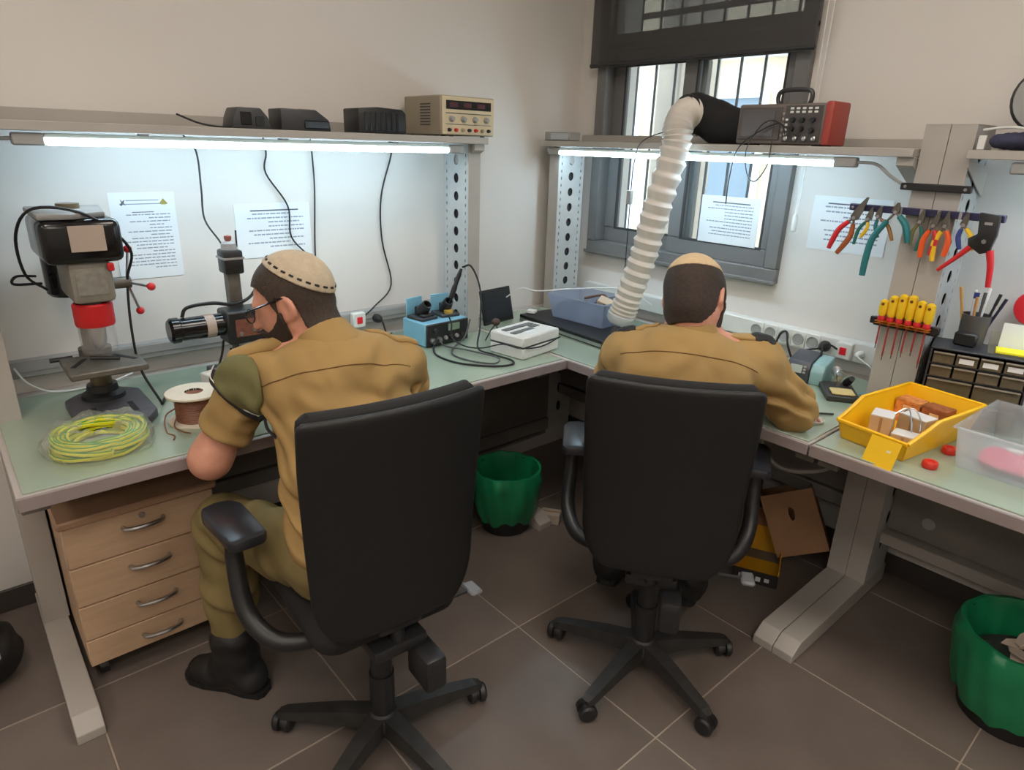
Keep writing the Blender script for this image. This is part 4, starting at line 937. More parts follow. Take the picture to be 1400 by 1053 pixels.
for (bx_, by_), (tx, ty), L, mt, lb in pens:
    t = thing('pen', (-.585+bx_*.8, 2.50+by_*.8, ZO+.008), 0, lb, 'pen', 'pens in the pen cup')
    top = Vector((tx-bx_*.8, ty-by_*.8, L)); MB().cyl((0, 0, 0), top*.78, .0042, n=8).build('barrel', mt, t); MB().cyl(top*.78, top, .0050, n=8).build('cap', mt, t)
    if 'blue clip' in lb: MB().box(-.002, .014, -.007, -.005, .9*L-.01, .9*L+.01, .001, TR(top.x*.9, top.y*.9, 0)).build('clip', hand['blue'], t)
nb = thing('note_stack', (-.455, 2.50, ZO), math.radians(14), 'clear holder with a bright yellow note pad on the organizer', 'note holder')
MB().box(-.075, .085, -.055, .07, 0, .003).build('base', glassy('holder_clear', (214, 208, 180), .35), nb)
MB().box(-.055, .075, -.050, .02, .0035, .010, .001).build('note_pad', M('yellow_note', (240, 228, 40), .7), nb)
MB().box(-.05, .02, .030, .034, .003, .085).build('white_card', paper_m, nb); MB().box(-.075, .085, .064, .068, .003, .05).build('back_wall', glassy('holder_clear'), nb)
rr = thing('red_reel', (-.462, 2.638, ZS), 0, 'glossy red reel on a dark stand behind the yellow notes', 'reel')
MB().box(-.05, .06, -.022, .022, 0, .03, .008, seg=2).build('base', char_m, rr)
MB().box(-.012, .012, -.008, .008, .03, .36, .003).build('post', char_m, rr)
MB().lathe_at((0, -.03, .372), (0, .03, .372), [(.022, 0), (.055, .0), (.058, .006), (.058, .054), (.055, .06), (.022, .06)], 26).build('red_roll', M('red_gloss', (206, 40, 50), .35), rr)
# yellow bin
yb_m = M('yellow_bin_plastic', (240, 184, 18), .4, var=.03)
yb = thing('storage_bin', (-.605, 2.175, ZS+.001), math.radians(-9), 'bright yellow open front storage bin holding small boxes', 'storage bin')
def stack_bin(parent):
    a = .095; b_ = .115; t_ = .004
    side = [(-.20, 0), (.18, 0), (.20, .10), (.205, .105), (-.08, .105), (-.13, .085), (-.205, .060), (-.215, .055)]   # y,z outline
    m = MB()
    for s in (-1, 1):
        vs = []; 
        for y, z in side: vs.append((s*(a+(b_-a)*z/.105), y, z)); 
        for y, z in side: vs.append((s*(a-t_+(b_-a)*z/.105), y, z))
        n = len(side); m.add(vs, [tuple(range(n)), tuple(range(2*n-1, n-1, -1))]+[(i, (i+1) % n, n+(i+1) % n, n+i) for i in range(n)])
    m.box(-a, a, -.20, .18, 0, t_)
    m.add([(-a, .18, 0), (a, .18, 0), (b_, .205, .105), (-b_, .205, .105), (-a, .176, 0), (a, .176, 0), (b_, .201, .105), (-b_, .201, .105)], [(0, 1, 2, 3), (7, 6, 5, 4), (0, 4, 5, 1), (1, 5, 6, 2), (2, 6, 7, 3), (3, 7, 4, 0)])
    wf = a+(b_-a)*.055/.105
    m.add([(-a, -.20, 0), (a, -.20, 0), (wf, -.215, .055), (-wf, -.215, .055), (-a, -.196, 0), (a, -.196, 0), (wf, -.211, .055), (-wf, -.211, .055)], [(3, 2, 1, 0), (4, 5, 6, 7), (1, 5, 4, 0), (2, 6, 5, 1), (3, 7, 6, 2), (0, 4, 7, 3)])
    m.build('tub', yb_m, parent, smooth=False)
    rim = MB()
    for s in (-1, 1): rim.tube([(s*b_, .205, .105), (s*b_, -.08, .105), (s*(b_-.004), -.13, .085), (s*wf, -.215, .057)], .0065, 6, 1)
    rim.tube([(-b_, .207, .105), (b_, .207, .105)], .0065, 6, 1); rim.tube([(-wf, -.216, .057), (wf, -.216, .057)], .0065, 6, 1); rim.build('rim', yb_m, parent)
stack_bin(yb); yb.scale = (1, .94, 1); yb.location.y -= .012
cd = thing('label_card', (-.58, 1.895, .805), math.radians(-6), 'bright yellow card hanging over the front of the yellow bin', 'card')
MB().box(-.042, .042, -.001, .001, -.04, .055, 0, RX(-.42)).build('card', M('yellow_card', (236, 190, 16), .5), cd)
MB().box(.012, .022, -.002, -.001, .02, .026, 0, RX(-.42)).build('staple', white_p, cd)
kr = M('kraft_box', (186, 158, 122), .75, var=.08); wt = M('white_box_top', (216, 212, 208), .6)
def small_box(loc, rz, sx, sy, sz, label, lidm=wt):
    t = thing('small_carton', loc, rz, label, 'box', 'small cartons in the yellow bin')
    MB().box(-sx/2, sx/2, -sy/2, sy/2, 0, sz-.004, .001).build('body', kr, t); MB().box(-sx/2, sx/2, -sy/2, sy/2, sz-.004, sz, .001).build('top_flap', lidm, t); 
    MB().box(-.004, .004, -sy/2-.0006, -sy/2, .004, sz-.006).build('tape_strip', M('carton_tape', (150, 120, 86), .4), t)
zb_ = ZS+.0055
small_box((-.655, 2.09, zb_), .2, .06, .07, .075, 'upright tan carton with a pale top in the yellow bin')
small_box((-.575, 2.055, zb_), .1, .065, .055, .045, 'low white topped carton at the front of the yellow bin')
small_box((-.585, 2.17, zb_), -.25, .085, .06, .070, 'wide white topped carton in the middle of the yellow bin')
for i, (x, y, lb) in enumerate(((-.645, 2.295, 'orange printed carton standing at the back of the yellow bin'), (-.565, 2.285, 'copper coloured carton standing at the back of the yellow bin'))):
    t = thing('small_carton', (x, y, zb_), -.15, lb, 'box', 'small cartons in the yellow bin')
    MB().box(-.037, .037, -.03, .03, 0, .075, .001).build('body', M('orange_carton_%d' % i, ((206, 130, 70), (150, 84, 48))[i], .6, var=.35, vscale=60), t)
    MB().box(-.012, .016, -.0308, -.03, .03, .058).build('print', M('carton_print', (226, 190, 140), .6), t)
hd_ = thing('wire_clip', (-.60, 2.095, zb_+.085), 0, 'bent steel wire clip lying on the cartons in the yellow bin', 'clip')
MB().tube([(-.03, .01, -.008), (-.005, .03, .012), (.02, .0, -.012), (.035, -.03, -.035)], .0022, 5).build('wire', steel_br, hd_); MB().tube([(-.015, .03, .0), (.01, .04, .012), (.04, .015, -.010), (.055, -.02, -.03)], .0022, 5).build('wire', steel_br, hd_)
for i, (x, y) in enumerate(((-.478, 1.985), (-.476, 2.135))):
    t = thing('red_disc', (x, y, ZS), 0, ('small red plastic disc on the mat at the front corner of the yellow bin', 'small red plastic disc on the mat beside the yellow bin wall')[i], 'disc', 'red discs beside the yellow bin')
    MB().lathe([(.018, 0), (.020, .004), (.020, .016), (.017, .020), (.010, .020), (.009, .017), (0, .017)], 20).build('body', M('red_disc_plastic', (206, 48, 36), .4), t)
# clear bin with pink packs
qb = thing('storage_bin', (-.25, 2.20, ZS+.001), math.radians(-2), 'large clear plastic bin with a pink packet at the bottom', 'storage bin')
open_bin(qb, .36, .31, .39, .34, .12, .003, glassy('frosted_clear', (240, 243, 246), .30, .10))
pk = thing('foil_packet', (-.30, 2.13, ZS+.006), .2, 'crumpled pink plastic packet inside the large clear bin', 'packet')
s = Sdf(); s.ell((0, 0, .018), (.10, .055, .018), k=.02).ell((.05, .05, .02), (.08, .05, .02), k=.02).ell((-.03, .04, .022), (.07, .04, .022), k=.02)
s.post.append(lambda P, F: np.maximum(F+.0035*np.sin(P[..., 0]*95+3*np.sin(P[..., 1]*40))*np.sin(P[..., 1]*80), -P[..., 2]))
np_obj('pouch', s.mesh(.004), M('pink_film', (216, 84, 116), .3, var=.12, vscale=30), pk)
bx = MB().box(-.018, .018, -.012, .012, 0, .012, .002).build('eraser', white_p); bx.location = (-.33, 2.16, ZS+.046); bx.rotation_euler = (0, 0, .2); tag(bx, 'tiny white block on the pink packet', 'block')
# blue crate edge behind
bc_ = thing('blue_box', (-.30, 2.50, ZS), .0, 'dark blue box beside the drawer organizer', 'box')
MB().box(-.055, .10, -.07, .06, 0, .19, .006).build('body', M('dark_blue_plastic', (36, 50, 86), .45), bc_); MB().box(-.058, .103, -.073, .063, .19, .205, .004).build('lid', M('dark_blue_lid', (30, 40, 70), .45), bc_)
# shelf of the right bench
fn = thing('desk_fan', (-.555, 2.50, SH), .3, 'black round magnifier lamp head standing on the shelf past the tool column', 'magnifier lamp')
MB().lathe([(.0, 0), (.06, 0), (.058, .012), (.02, .02), (0, .02)], 22).build('base', black_p, fn)
MB().cyl((0, 0, .015), (0, 0, .06), .012, n=12).build('stem', black_p, fn)
MB().lathe_at((0, -.04, .14), (0, .03, .14), [(.05, 0), (.088, .0), (.092, .01), (.085, .05), (.05, .07), (0, .07)], 28).build('housing', black_p, fn)
MB().lathe_at((0, -.046, .14), (0, -.04, .14), [(.055, .0), (.085, .0), (.086, .006), (.055, .006)], 28).build('ring', grey_p, fn)
MB().tube([(.05, .0, .21), (.045, 0, .26), (.06, 0, .32), (.07, 0, .42)], .016, 10).build('arm', grey_p, fn)
fn.name = 'magnifier_lamp'; 
wb2 = thing('cable_bundle', (-.60, 2.405, SH), 0, 'bundle of dark blue cloth and white cord on the right shelf', 'bundle')
s = Sdf(); s.ell((0, 0, .025), (.05, .04, .022), k=.02).ell((.06, .02, .025), (.06, .04, .025), k=.02); s.post.append(lambda P, F: np.maximum(F+.003*np.sin(P[..., 0]*150)*np.sin(P[..., 1]*130), .001-P[..., 2]))
np_obj('cloth', s.mesh(.005), M('dark_blue_cloth', (52, 54, 78), .8), wb2)
MB().tube([(-.07, .0, .055), (.0, -.02, .062), (.06, -.035, .052), (.12, -.05, .03), (.2, -.04, .01)], .004, 6).build('cord', white_p, wb2)
bx = MB().box(-.01, .01, -.006, .006, 0, .04, .002).build('white_tab', white_p); bx.location = (-.665, 2.40, SH); tag(bx, 'small white tab standing on the right shelf end', 'tab')

# ================================================================== floor things
wood = M('birch_veneer', (196, 165, 134), .5, var=.07, vscale=7, stretch=(1, 1, 9)); wood_e = M('birch_edge', (172, 138, 110), .5, var=.08)
cbn = thing('drawer_cabinet', (-2.29, .315, 0), 0, 'birch drawer cabinet on castors under the left bench', 'drawer cabinet')
MB().box(-.24, .255, -.205, .205, .065, .555, .002).build('body', wood, cbn)
MB().box(-.25, .295, -.215, .215, .555, .580, .006).build('top_board', wood_e, cbn)
zz = [.070, .165, .285, .418, .553]
for i in range(4):
    z0, z1 = zz[i], zz[i+1]-.004
    d = MB().box(.256, .274, -.204, .204, z0, z1, .002).build('drawer', wood, cbn)
    hz = z1-.040
    MB().tube([(.274, -.055, hz-.006), (.292, -.048, hz-.006), (.303, -.02, hz-.004), (.303, .02, hz-.004), (.292, .048, hz-.006), (.274, .055, hz-.006)], .0065, 8).build('handle', steel_br, d)
    if i == 3: MB().lathe_at((.274, .0, hz+.018), (.278, 0, hz+.018), [(.010, 0), (.009, .004), (0, .004)], 14).build('lock', steel_br, d)
for x in (-.2, .22):
    for y in (-.17, .17):
        cs = MB().cyl((x, y-.012, .026), (x, y+.012, .026), .026, n=16).build('castor', black_p, cbn); MB().box(x-.015, x+.015, y-.016, y+.016, .045, .066).build('fork', black_p, cs)
# waste bins with green bags
bag_m = M('green_bag', (26, 128, 84), .32, var=.12, vscale=12); bag_in = M('green_bag_inner', (20, 92, 62), .4)
def waste_bin(name, loc, r0, r1, h_, label, drop, mat_seed):
    t = thing(name, loc, 0, label, 'waste bin', 'waste bins with green bags')
    MB().lathe([(0, .0), (r0, 0), (r1, h_-.01), (r1-.004, h_-.01), (r0-.004, .004), (0, .004)], 30).build('bin', black_p, t)
    n = 72; vs = []; fs = []; rg = random.Random(mat_seed); ph = [rg.random()*6 for _ in range(6)]
    prof = [(r1-.03, h_*.55), (r1-.012, h_-.03), (r1-.002, h_+.004), (r1+.010, h_+.004), (r1+.018, h_-.03), (r1+.016, h_*.80), (r1*.96+.014, h_*.60), (r0+(r1-r0)*.45+.022, h_*.40), (r0+(r1-r0)*.2+.010, drop)]
    for k, (r_, z) in enumerate(prof):
        amp = .010 if k == 0 else (.002 if k in (1, 2, 3) else .0065)
        for i in range(n):
            a = 2*PI*i/n; rr_ = r_+amp*(math.sin(a*9+ph[0]+k*.5)*.5+math.sin(a*17+ph[1]-k*.8)*.4+math.sin(a*5+ph[2]+k*1.1)*.5)
            zz_ = z+(.012*math.sin(a*4+ph[3])+.008*math.sin(a*11+ph[4]))*(.25 if k < 5 else (.8 if k != 8 else .9))
            vs.append((rr_*math.cos(a), rr_*math.sin(a), max(.006, zz_)))
    for j in range(len(prof)-1):
        for i in range(n): fs.append((j*n+i, j*n+(i+1) % n, (j+1)*n+(i+1) % n, (j+1)*n+i))
    MB().add(vs, fs).build('bag', bag_m, t, ang=70)
    return t
waste_bin('waste_bin', (-1.945, 1.70, 0), .105, .140, .285, 'waste bin with a green bag under the corner of the benches', .06, 3)
wbr = waste_bin('waste_bin', (-.165, 2.21, 0), .130, .172, .295, 'waste bin with a green bag and torn paper under the right bench', .05, 5)
for i in range(7):
    a = rng.uniform(0, 6); 
    t = MB(); q = TR(-.155+rng.uniform(-.05, .06), 2.19+rng.uniform(-.05, .05), .225+.006*i) @ RZ(rng.uniform(0, 6)) @ RX(rng.uniform(-.5, .5)) @ RY(rng.uniform(-.4, .4))
    t.prism([(-.045, -.008), (-.01, -.022), (.03, -.014), (.05, .006), (.012, .02), (-.03, .014)], -.002, .002, q)
    o = t.build('paper_scrap', M('torn_paper', (214, 196, 180), .8, var=.08), smooth=False); tag(o, 'torn pale paper scrap inside the green bagged bin', 'paper', 'paper scraps in the waste bin')
MB().lathe([(0, 0), (.11, 0), (.13, .02), (.09, .05), (0, .05)], 20, TR(0, 0, .17)).build('crumpled_waste', M('dark_waste', (54, 60, 56), .9, var=.3, vscale=40, bump=.6, bscale=40), wbr)
br = thing('cardboard_sleeve', (-1.835, 1.875, 0), .6, 'small pale cardboard carton on the floor beside the green bin', 'box')
MB().box(-.045, .045, -.028, .028, 0, .05, .002).build('body', M('pale_card', (176, 164, 150), .8, var=.06), br); MB().box(-.046, .046, -.004, .004, .0502, .051).build('tape_strip', M('carton_tape', (0, 0, 0)), br)
# cardboard boxes under the window bench
def open_carton(loc, rx, rz, sx, sy, sz, label, inner, slot=False):
    t = thing('cardboard_box', loc, rz, label, 'cardboard box'); t.rotation_euler = (rx, 0, rz); k = .004
    out = M('brown_cardboard', (150, 112, 80), .85, var=.08)
    for nm, bb in (('base', (-sx/2, sx/2, -sy/2, sy/2, 0, k)), ('side_panel', (-sx/2, -sx/2+k, -sy/2, sy/2, k, sz)), ('side_panel', (sx/2-k, sx/2, -sy/2, sy/2, k, sz)), ('end_panel', (-sx/2+k, sx/2-k, sy/2-k, sy/2, k, sz)), ('end_panel', (-sx/2+k, sx/2-k, -sy/2, -sy/2+k, k, sz*(1 if slot else .96)))):
        MB().box(*bb).build(nm, inner if (nm == 'base' or bb[3] < 0) else out, t, smooth=False)
    return t
yel_in = M('yellow_print_card', (206, 150, 22), .6, var=.05)
t = thing('cardboard_box', (-1.04, 2.27, 0), math.radians(24), 'small open carton with yellow inside standing under the window bench', 'cardboard box')
kb = M('brown_cardboard', (150, 112, 80), .85, var=.08)
MB().box(-.085, .085, -.09, -.086, .0, .055).build('printed_panel', M('black_print_card', (40, 36, 34), .7), t, smooth=False)
for i in range(4): MB().box(-.06+i*.032, -.042+i*.032, -.0910, -.0902, .014+.004*(i % 2), .034).build('print_mark', paper_m, t, smooth=False)
MB().box(-.085, .085, -.086, .09, 0, .004).build('base', yel_in, t, smooth=False)
q = TR(0, -.086, .05) @ RX(-.55)
MB().box(-.085, .085, 0, .004, 0, .11, 0, TR(0, .17, .0) @ RX(-.12)).build('back_panel', yel_in, t, smooth=False)
MB().box(-.085, .085, .002, .006, .11, .19, 0, TR(0, .17, .0) @ RX(-.12)).build('flap', kb, t, smooth=False)
MB().box(-.085, -.081, -.086, .17, .004, .075).build('side_panel', yel_in, t, smooth=False); MB().box(.081, .085, -.086, .17, .004, .075).build('side_panel', yel_in, t, smooth=False)
t = thing('cardboard_box', (-.945, 2.455, .075), math.radians(35), 'tilted brown cardboard box with a hand slot under the window bench', 'cardboard box')
t.rotation_euler = (math.radians(-12), math.radians(-24), math.radians(28))
m = MB(); m.plate_holes(-.10, .10, .0, .26, [(.0, .17, .012, .028, 12)], .004, Matrix(((1, 0, 0, 0), (0, 0, 1, -.06), (0, 1, 0, 0), (0, 0, 0, 1)))); m.build('slotted_panel', kb, t, smooth=False)
MB().box(-.10, .10, .056, .060, 0, .26).build('back_panel', kb, t, smooth=False); MB().box(-.10, -.096, -.056, .056, 0, .26).build('side_panel', kb, t, smooth=False); MB().box(.096, .10, -.056, .056, 0, .26).build('side_panel', kb, t, smooth=False); MB().box(-.096, .096, -.056, .056, 0, .004).build('base', kb, t, smooth=False)
t = thing('cardboard_box', (-1.22, 2.41, 0), .1, 'tall dark brown carton behind the open yellow box', 'cardboard box')
kd = M('dark_cardboard', (104, 80, 60), .85, var=.15)
MB().box(-.06, .06, -.05, .05, 0, .30, .002).build('body', kd, t, smooth=False); MB().box(-.06, .06, -.054, -.05, .30, .36, 0, TR(0, 0, 0)).build('flap', kd, t, smooth=False)
# cable under the right bench, footrest bag at the far left
cable([(-.99, 2.0, .748), (-.985, 2.02, .66), (-.94, 2.06, .585), (-.87, 2.12, .57), (-.80, 2.2, .60), (-.74, 2.38, .70)], .009, 'grey cable looping down under the bench joint', M('grey_hose', (140, 136, 130), .5))
bg_ = thing('tool_bag', (-2.24, -.165, 0), .0, 'black bag with pale tag on the floor left of the bench', 'bag')
s = Sdf(); s.cap((0, -.05, .10), (0, .03, .10), .10, .10, .05).cap((-.02, -.04, .30), (0, .01, .26), .085, .08, .08)
s.post.append(lambda P, F: np.maximum(F+.004*np.sin(P[..., 2]*60+4*np.sin(P[..., 1]*25)), .001-P[..., 2]))
np_obj('body', s.mesh(.008), black_soft, bg_)
MB().box(.085, .092, .05, .075, .12, .20, .003).build('pale_tag', paper_m, bg_)
MB().tube([(0, -.08, .36), (.0, -.06, .45), (.0, .02, .44), (.0, .04, .33)], .01, 8).build('strap', black_soft, bg_)

# ================================================================== office chairs
chair_fab = M('black_chair_fabric', (21, 20, 20), .85, var=.12, vscale=60, bump=.12, bscale=700)
chair_sh = M('black_chair_shell', (20, 20, 20), .5, var=.06, bump=.08, bscale=500)
chair_pl = M('black_chair_plastic', (36, 36, 37), .38, var=.1)
chair_base = M('dusty_black_base', (44, 43, 42), .45, var=.25, vscale=30)
arm_pad = M('armrest_pad', (40, 41, 46), .28)
def panel_mesh(w_of, x_of, z0, z1, t0, t1, ns=20, nt=26):
    """a curved panel: half width w(z), centre surface x(y,z); t0/t1 the back and front offsets"""
    m = MB(); vs = []; fs = []
    for side in (t0, t1):
        for j in range(nt+1):
            z = z0+(z1-z0)*(.5-.5*math.cos(PI*j/nt))
            for i in range(ns+1):
                s = math.sin(PI/2*(2*i/ns-1)); y = s*w_of(z)
                rim = min(1, (1-abs(s))/.10, (z1-z)/.018+.0, (z-z0)/.03+.0); rim = math.sqrt(max(0, 1-(1-rim)**2))
                mid = (t0+t1)/2; vs.append((x_of(y, z)+mid+(side-mid)*(.25+.75*rim), y, z))
    W_ = ns+1; N = W_*(nt+1)
    for j in range(nt):
        for i in range(ns):
            a = j*W_+i; fs.append((a, a+1, a+W_+1, a+W_)); fs.append((N+a+W_, N+a+W_+1, N+a+1, N+a))
    for j in range(nt):
        a = j*W_; fs.append((a, a+W_, N+a+W_, N+a)); a = j*W_+ns; fs.append((N+a, N+a+W_, a+W_, a))
    for i in range(ns):
        fs.append((i, N+i, N+i+1, i+1)); a = nt*W_+i; fs.append((a, a+1, N+a+1, N+a))
    return m.add(vs, fs)
def office_chair(loc, face, star, bx, ztop, label):
    t = thing('office_chair', loc, face, label, 'office chair', 'black office chairs')
    # star base
    MB().lathe([(0, .055), (.045, .055), (.052, .075), (.045, .105), (.034, .118), (0, .118)], 20).build('base_hub', chair_base, t)
    for i in range(5):
        a = star-face+2*PI*i/5; Q = RZ(a)
        m = MB(); vs = []; fs = []
        for r_, w_, zt, zb in ((.03, .030, .112, .060), (.12, .027, .105, .062), (.22, .023, .088, .058), (.285, .020, .076, .052), (.305, .014, .068, .052)):
            n = len(vs); vs += [(r_, -w_, zb), (r_, w_, zb), (r_, w_*.8, zt), (r_, -w_*.8, zt)]
        for k in range(4):
            b_ = k*4; fs += [(b_+q, b_+(q+1) % 4, b_+4+(q+1) % 4, b_+4+q) for q in range(4)]
        fs += [(0, 3, 2, 1), (16, 17, 18, 19)]; m.add(vs, fs, Q); arm = m.build('base_arm', chair_base, t, smooth=False)
        p = Q @ Vector((.295, 0, .028)); d = Q @ Vector((0, 1, 0)); d = RZ(.5+i) @ d
        cs = MB(); cs.lathe_at(p-d*.027, p+d*.027, [(0, 0), (.022, .0), (.028, .006), (.028, .020), (.019, .023), (.019, .031), (.028, .034), (.028, .048), (.022, .054), (0, .054)], 20); cs.build('castor', black_p, arm)
        MB().cyl(p+Vector((0, 0, .012)), p+Vector((0, 0, .04)), .012, n=10).build('castor_stem', chair_pl, arm)
    MB().cyl((0, 0, .10), (0, 0, .245), .034, n=22).build('column_cover', chair_pl, t)
    MB().cyl((0, 0, .24), (0, 0, .335), .029, n=22).build('column_sleeve', chair_pl, t)
    MB().cyl((0, 0, .33), (0, 0, .41), .016, n=16).build('gas_piston', chair_pl, t)
    MB().box(-.13, .11, -.075, .075, .395, .432, .01, seg=2).build('mechanism', chair_pl, t)
    MB().box(-.20, -.09, -.09, -.03, .30, .40, .012, TR(0, 0, 0) @ RZ(.0), seg=2).build('tension_block', chair_pl, t)
    MB().cyl((-.02, -.07, .41), (-.02, -.27, .405), .006, n=8).build('lever', chair_pl, t)
    MB().box(-.05, .01, -.30, -.26, .397, .413, .006).build('lever_paddle', M('grey_paddle', (120, 122, 126), .35), t)
    # seat
    s = Sdf(); s.fn(lambda P: np.linalg.norm(np.maximum(np.abs(P-np.array([.105, 0, .468], np.float32))-np.array([.165, .165, .004], np.float32), 0), axis=-1)-.07*(np.minimum(1, 1)), (-.21, -.25, .38), (.29, .25, .54))
    s.pr[0] = (lambda P: (lambda q: np.sqrt(np.maximum(q[..., 0], 0)**2+np.maximum(q[..., 1], 0)**2+(np.maximum(q[..., 2], 0)*1.9)**2)-.06)(np.abs(P-np.array([.105, 0, .468], np.float32))-np.array([.150, .135, .006], np.float32)), np.array([-.11, -.2, .42]), np.array([.32, .2, .52]), .01)
    np_obj('seat', s.mesh(.009, pad=.015), chair_fab, t)
    MB().box(-.06, .28, -.16, .16, .425, .438, .004).build('seat_pan', chair_pl, t)
    # back
    zb = ztop-.58
    def wof(z):
        u = (z-zb)/(ztop-zb)
        w_ = .205+.018*min(1, u/.8)
        if u < .22: w_ *= math.sqrt(max(.0, 1-((.22-u)/.22)**2))*.40+.60
        if ztop-z < .02: w_ -= (.02-math.sqrt(max(0, .02**2-(.02-(ztop-z))**2)))
        return w_
    def xof(y, z):
        u = (z-zb)/(ztop-zb); return -bx+.030*(y/.22)**2+.040*max(0., 1-u)**1.5+.018*math.sin(PI*u)
    panel_mesh(wof, xof, zb, ztop, -.016, .004).build('back_shell', chair_sh, t, ang=60)
    w2 = lambda z: wof(z)-.012
    panel_mesh(w2, lambda y, z: xof(y, z)+.004*0, zb+.02, ztop+.006, .004, .052).build('back_cushion', chair_fab, t, ang=60)
    MB().tube([(-.06, 0, .412), (-bx+.075, 0, .425), (-bx+.07, 0, .48), (-bx+.05, 0, zb+.14)], .022, 10, rfun=lambda u: 1-.25*u).build('back_bracket', chair_pl, t)
    MB().box(-bx+.045, -bx+.085, -.06, .06, zb-.03, zb+.05, .01, seg=2).build('back_mount', chair_pl, t)
    # armrests
    for s_ in (-1, 1):
        p = MB(); p.prism([(-.105, -.036), (-.088, -.050), (.075, -.054), (.112, -.038), (.122, .0), (.112, .038), (.075, .050), (-.088, .046), (-.105, .034)], .672, .702, TR(.215, s_*.280, 0) @ RZ(s_*.10), .008)
        pad = p.build('armrest_pad', arm_pad, t)
        MB().tube([(.205, s_*.285, .675), (.20, s_*.29, .60), (.15, s_*.29, .48), (.08, s_*.255, .425), (.04, s_*.19, .412), (.02, s_*.06, .412)], .021, 10, rfun=lambda u: .95+.2*math.sin(PI*u)).build('armrest_support', chair_pl, t)
    return t
office_chair((-1.287, .693, 0), math.radians(176), math.radians(151.6), .175, 1.08, 'black office chair under the man facing the plain wall')
office_chair((-1.01, 1.49, 0), math.radians(126), math.radians(132.5), .205, 1.05, 'black office chair under the man facing the window')

# ================================================================== people
skin_m = M('skin', (205, 146, 122), .5, var=.10, vscale=25, bump=.04, bscale=300)
hair_m = M('short_brown_hair', (58, 46, 36), .75, var=.3, vscale=120, bump=.5, bscale=400)
beard_m = M('dark_beard', (50, 38, 28), .8, var=.35, vscale=140, bump=.6, bscale=400)
hair2_m = M('dark_brown_hair', (50, 36, 27), .7, var=.35, vscale=120, bump=.5, bscale=350)
shirt_m = M('khaki_shirt', (158, 128, 78), .85, var=.07, vscale=9, bump=.15, bscale=500)
trous_m = M('khaki_trousers', (122, 107, 66), .85, var=.08, vscale=9, bump=.15, bscale=500)
boot_m = M('black_boot', (27, 26, 26), .5, var=.2, bump=.1)
kip_m = M('beige_kippah', (190, 174, 150), .9, bump=.5, bscale=500, var=.08, vscale=60)
kip2_m = M('pale_kippah', (204, 178, 142), .9, bump=.5, bscale=500, var=.06, vscale=60)
beret_m = M('olive_beret', (104, 100, 62), .9, var=.08, bump=.25, bscale=300)
seam_m = M('shirt_seam', (112, 82, 44), .9)
def frame_from(fwd, up):
    f = Vector(fwd).normalized(); u = Vector(up); u = (u-f*u.dot(f)).normalized(); l = u.cross(f)
    return np.array([[f.x, l.x, u.x], [f.y, l.y, u.y], [f.z, l.z, u.z]])       # columns: forward, left, up
def head_sdf(Q, ears=True):
    """Q in head space: x forward, y left, z up"""
    A = lambda *a: np.array(a, np.float32)
    Y = Q.copy(); Y[..., 1] = np.abs(Y[..., 1])
    d = sd_ell(Y, (-.012, 0, .022), (.100, .077, .092))
    d = smin(d, sd_ell(Y, (.030, 0, -.045), (.066, .062, .078)), .04)
    d = smin(d, sd_cap(Y, (.0, .050, -.055), (.065, .018, -.108), .022, .020), .03)
    d = smin(d, sd_ell(Y, (.072, 0, -.106), (.024, .026, .020)), .025)
    d = smin(d, sd_ell(Y, (.072, .022, .012), (.022, .032, .012)), .02)
    d = smax(d, -sd_ell(Y, (.100, .031, -.010), (.018, .018, .013)), .012)
    d = smin(d, sd_ell(Y, (.077, .031, -.010), (.012, .012, .012)), .004)
    d = smin(d, sd_cap(Y, (.090, 0, .0), (.113, 0, -.042), .008, .012), .012)
    d = smin(d, sd_cap(Y, (.098, .0, -.047), (.096, .012, -.047), .009, .007), .008)
    d = smin(d, sd_cap(Y, (.094, 0, -.070), (.084, .022, -.073), .007, .004), .008)
    d = smin(d, sd_cap(Y, (.093, 0, -.081), (.084, .018, -.081), .007, .004), .006)
    if not ears: return d
    # ear
    e = sd_ell(Y, (-.010, .080, -.010), (.024, .010, .034), np.array([[.94, .30, .17], [-.32, .95, .0], [-.16, -.05, .985]]))
    e = smax(e, -sd_ell(Y, (-.004, .091, -.008), (.012, .008, .019)), .006)
    d = smin(d, e, .010); d = smin(d, sd_ell(Y, (.002, .076, -.036), (.009, .008, .011)), .008)
    return d
def interp(x, xs, ys): return np.interp(x, xs, ys).astype(np.float32)
class Head:
    def __init__(s, c, fwd, up): s.c = np.array(c, np.float32); s.R = frame_from(fwd, up)
    def loc(s, P): return ((P-s.c) @ s.R.astype(np.float32)).astype(np.float32)
    def d(s, P): return head_sdf(s.loc(P))
    def box(s, m=.15): return s.c-m, s.c+m
    def world(s, p): return tuple(s.c+s.R @ np.array(p))
def shell(name, f, lo, hi, res, mat, parent, ang=180):
    S_ = Sdf(); S_.fn(f, lo, hi, .001); return np_obj(name, S_.mesh(res, pad=res*2, lo=np.array(lo), hi=np.array(hi)), mat, parent, ang)
def flat_cap(P, a, b, ra, rb):
    """tapered tube with flat cut end at b"""
    a = np.array(a, np.float32); b = np.array(b, np.float32); n = (b-a)/np.linalg.norm(b-a); e = b+n*.05; re = rb+(rb-ra)*.05/np.linalg.norm(b-a)
    return np.maximum(sd_cap(P, a, e, ra, re), (P-b) @ n)
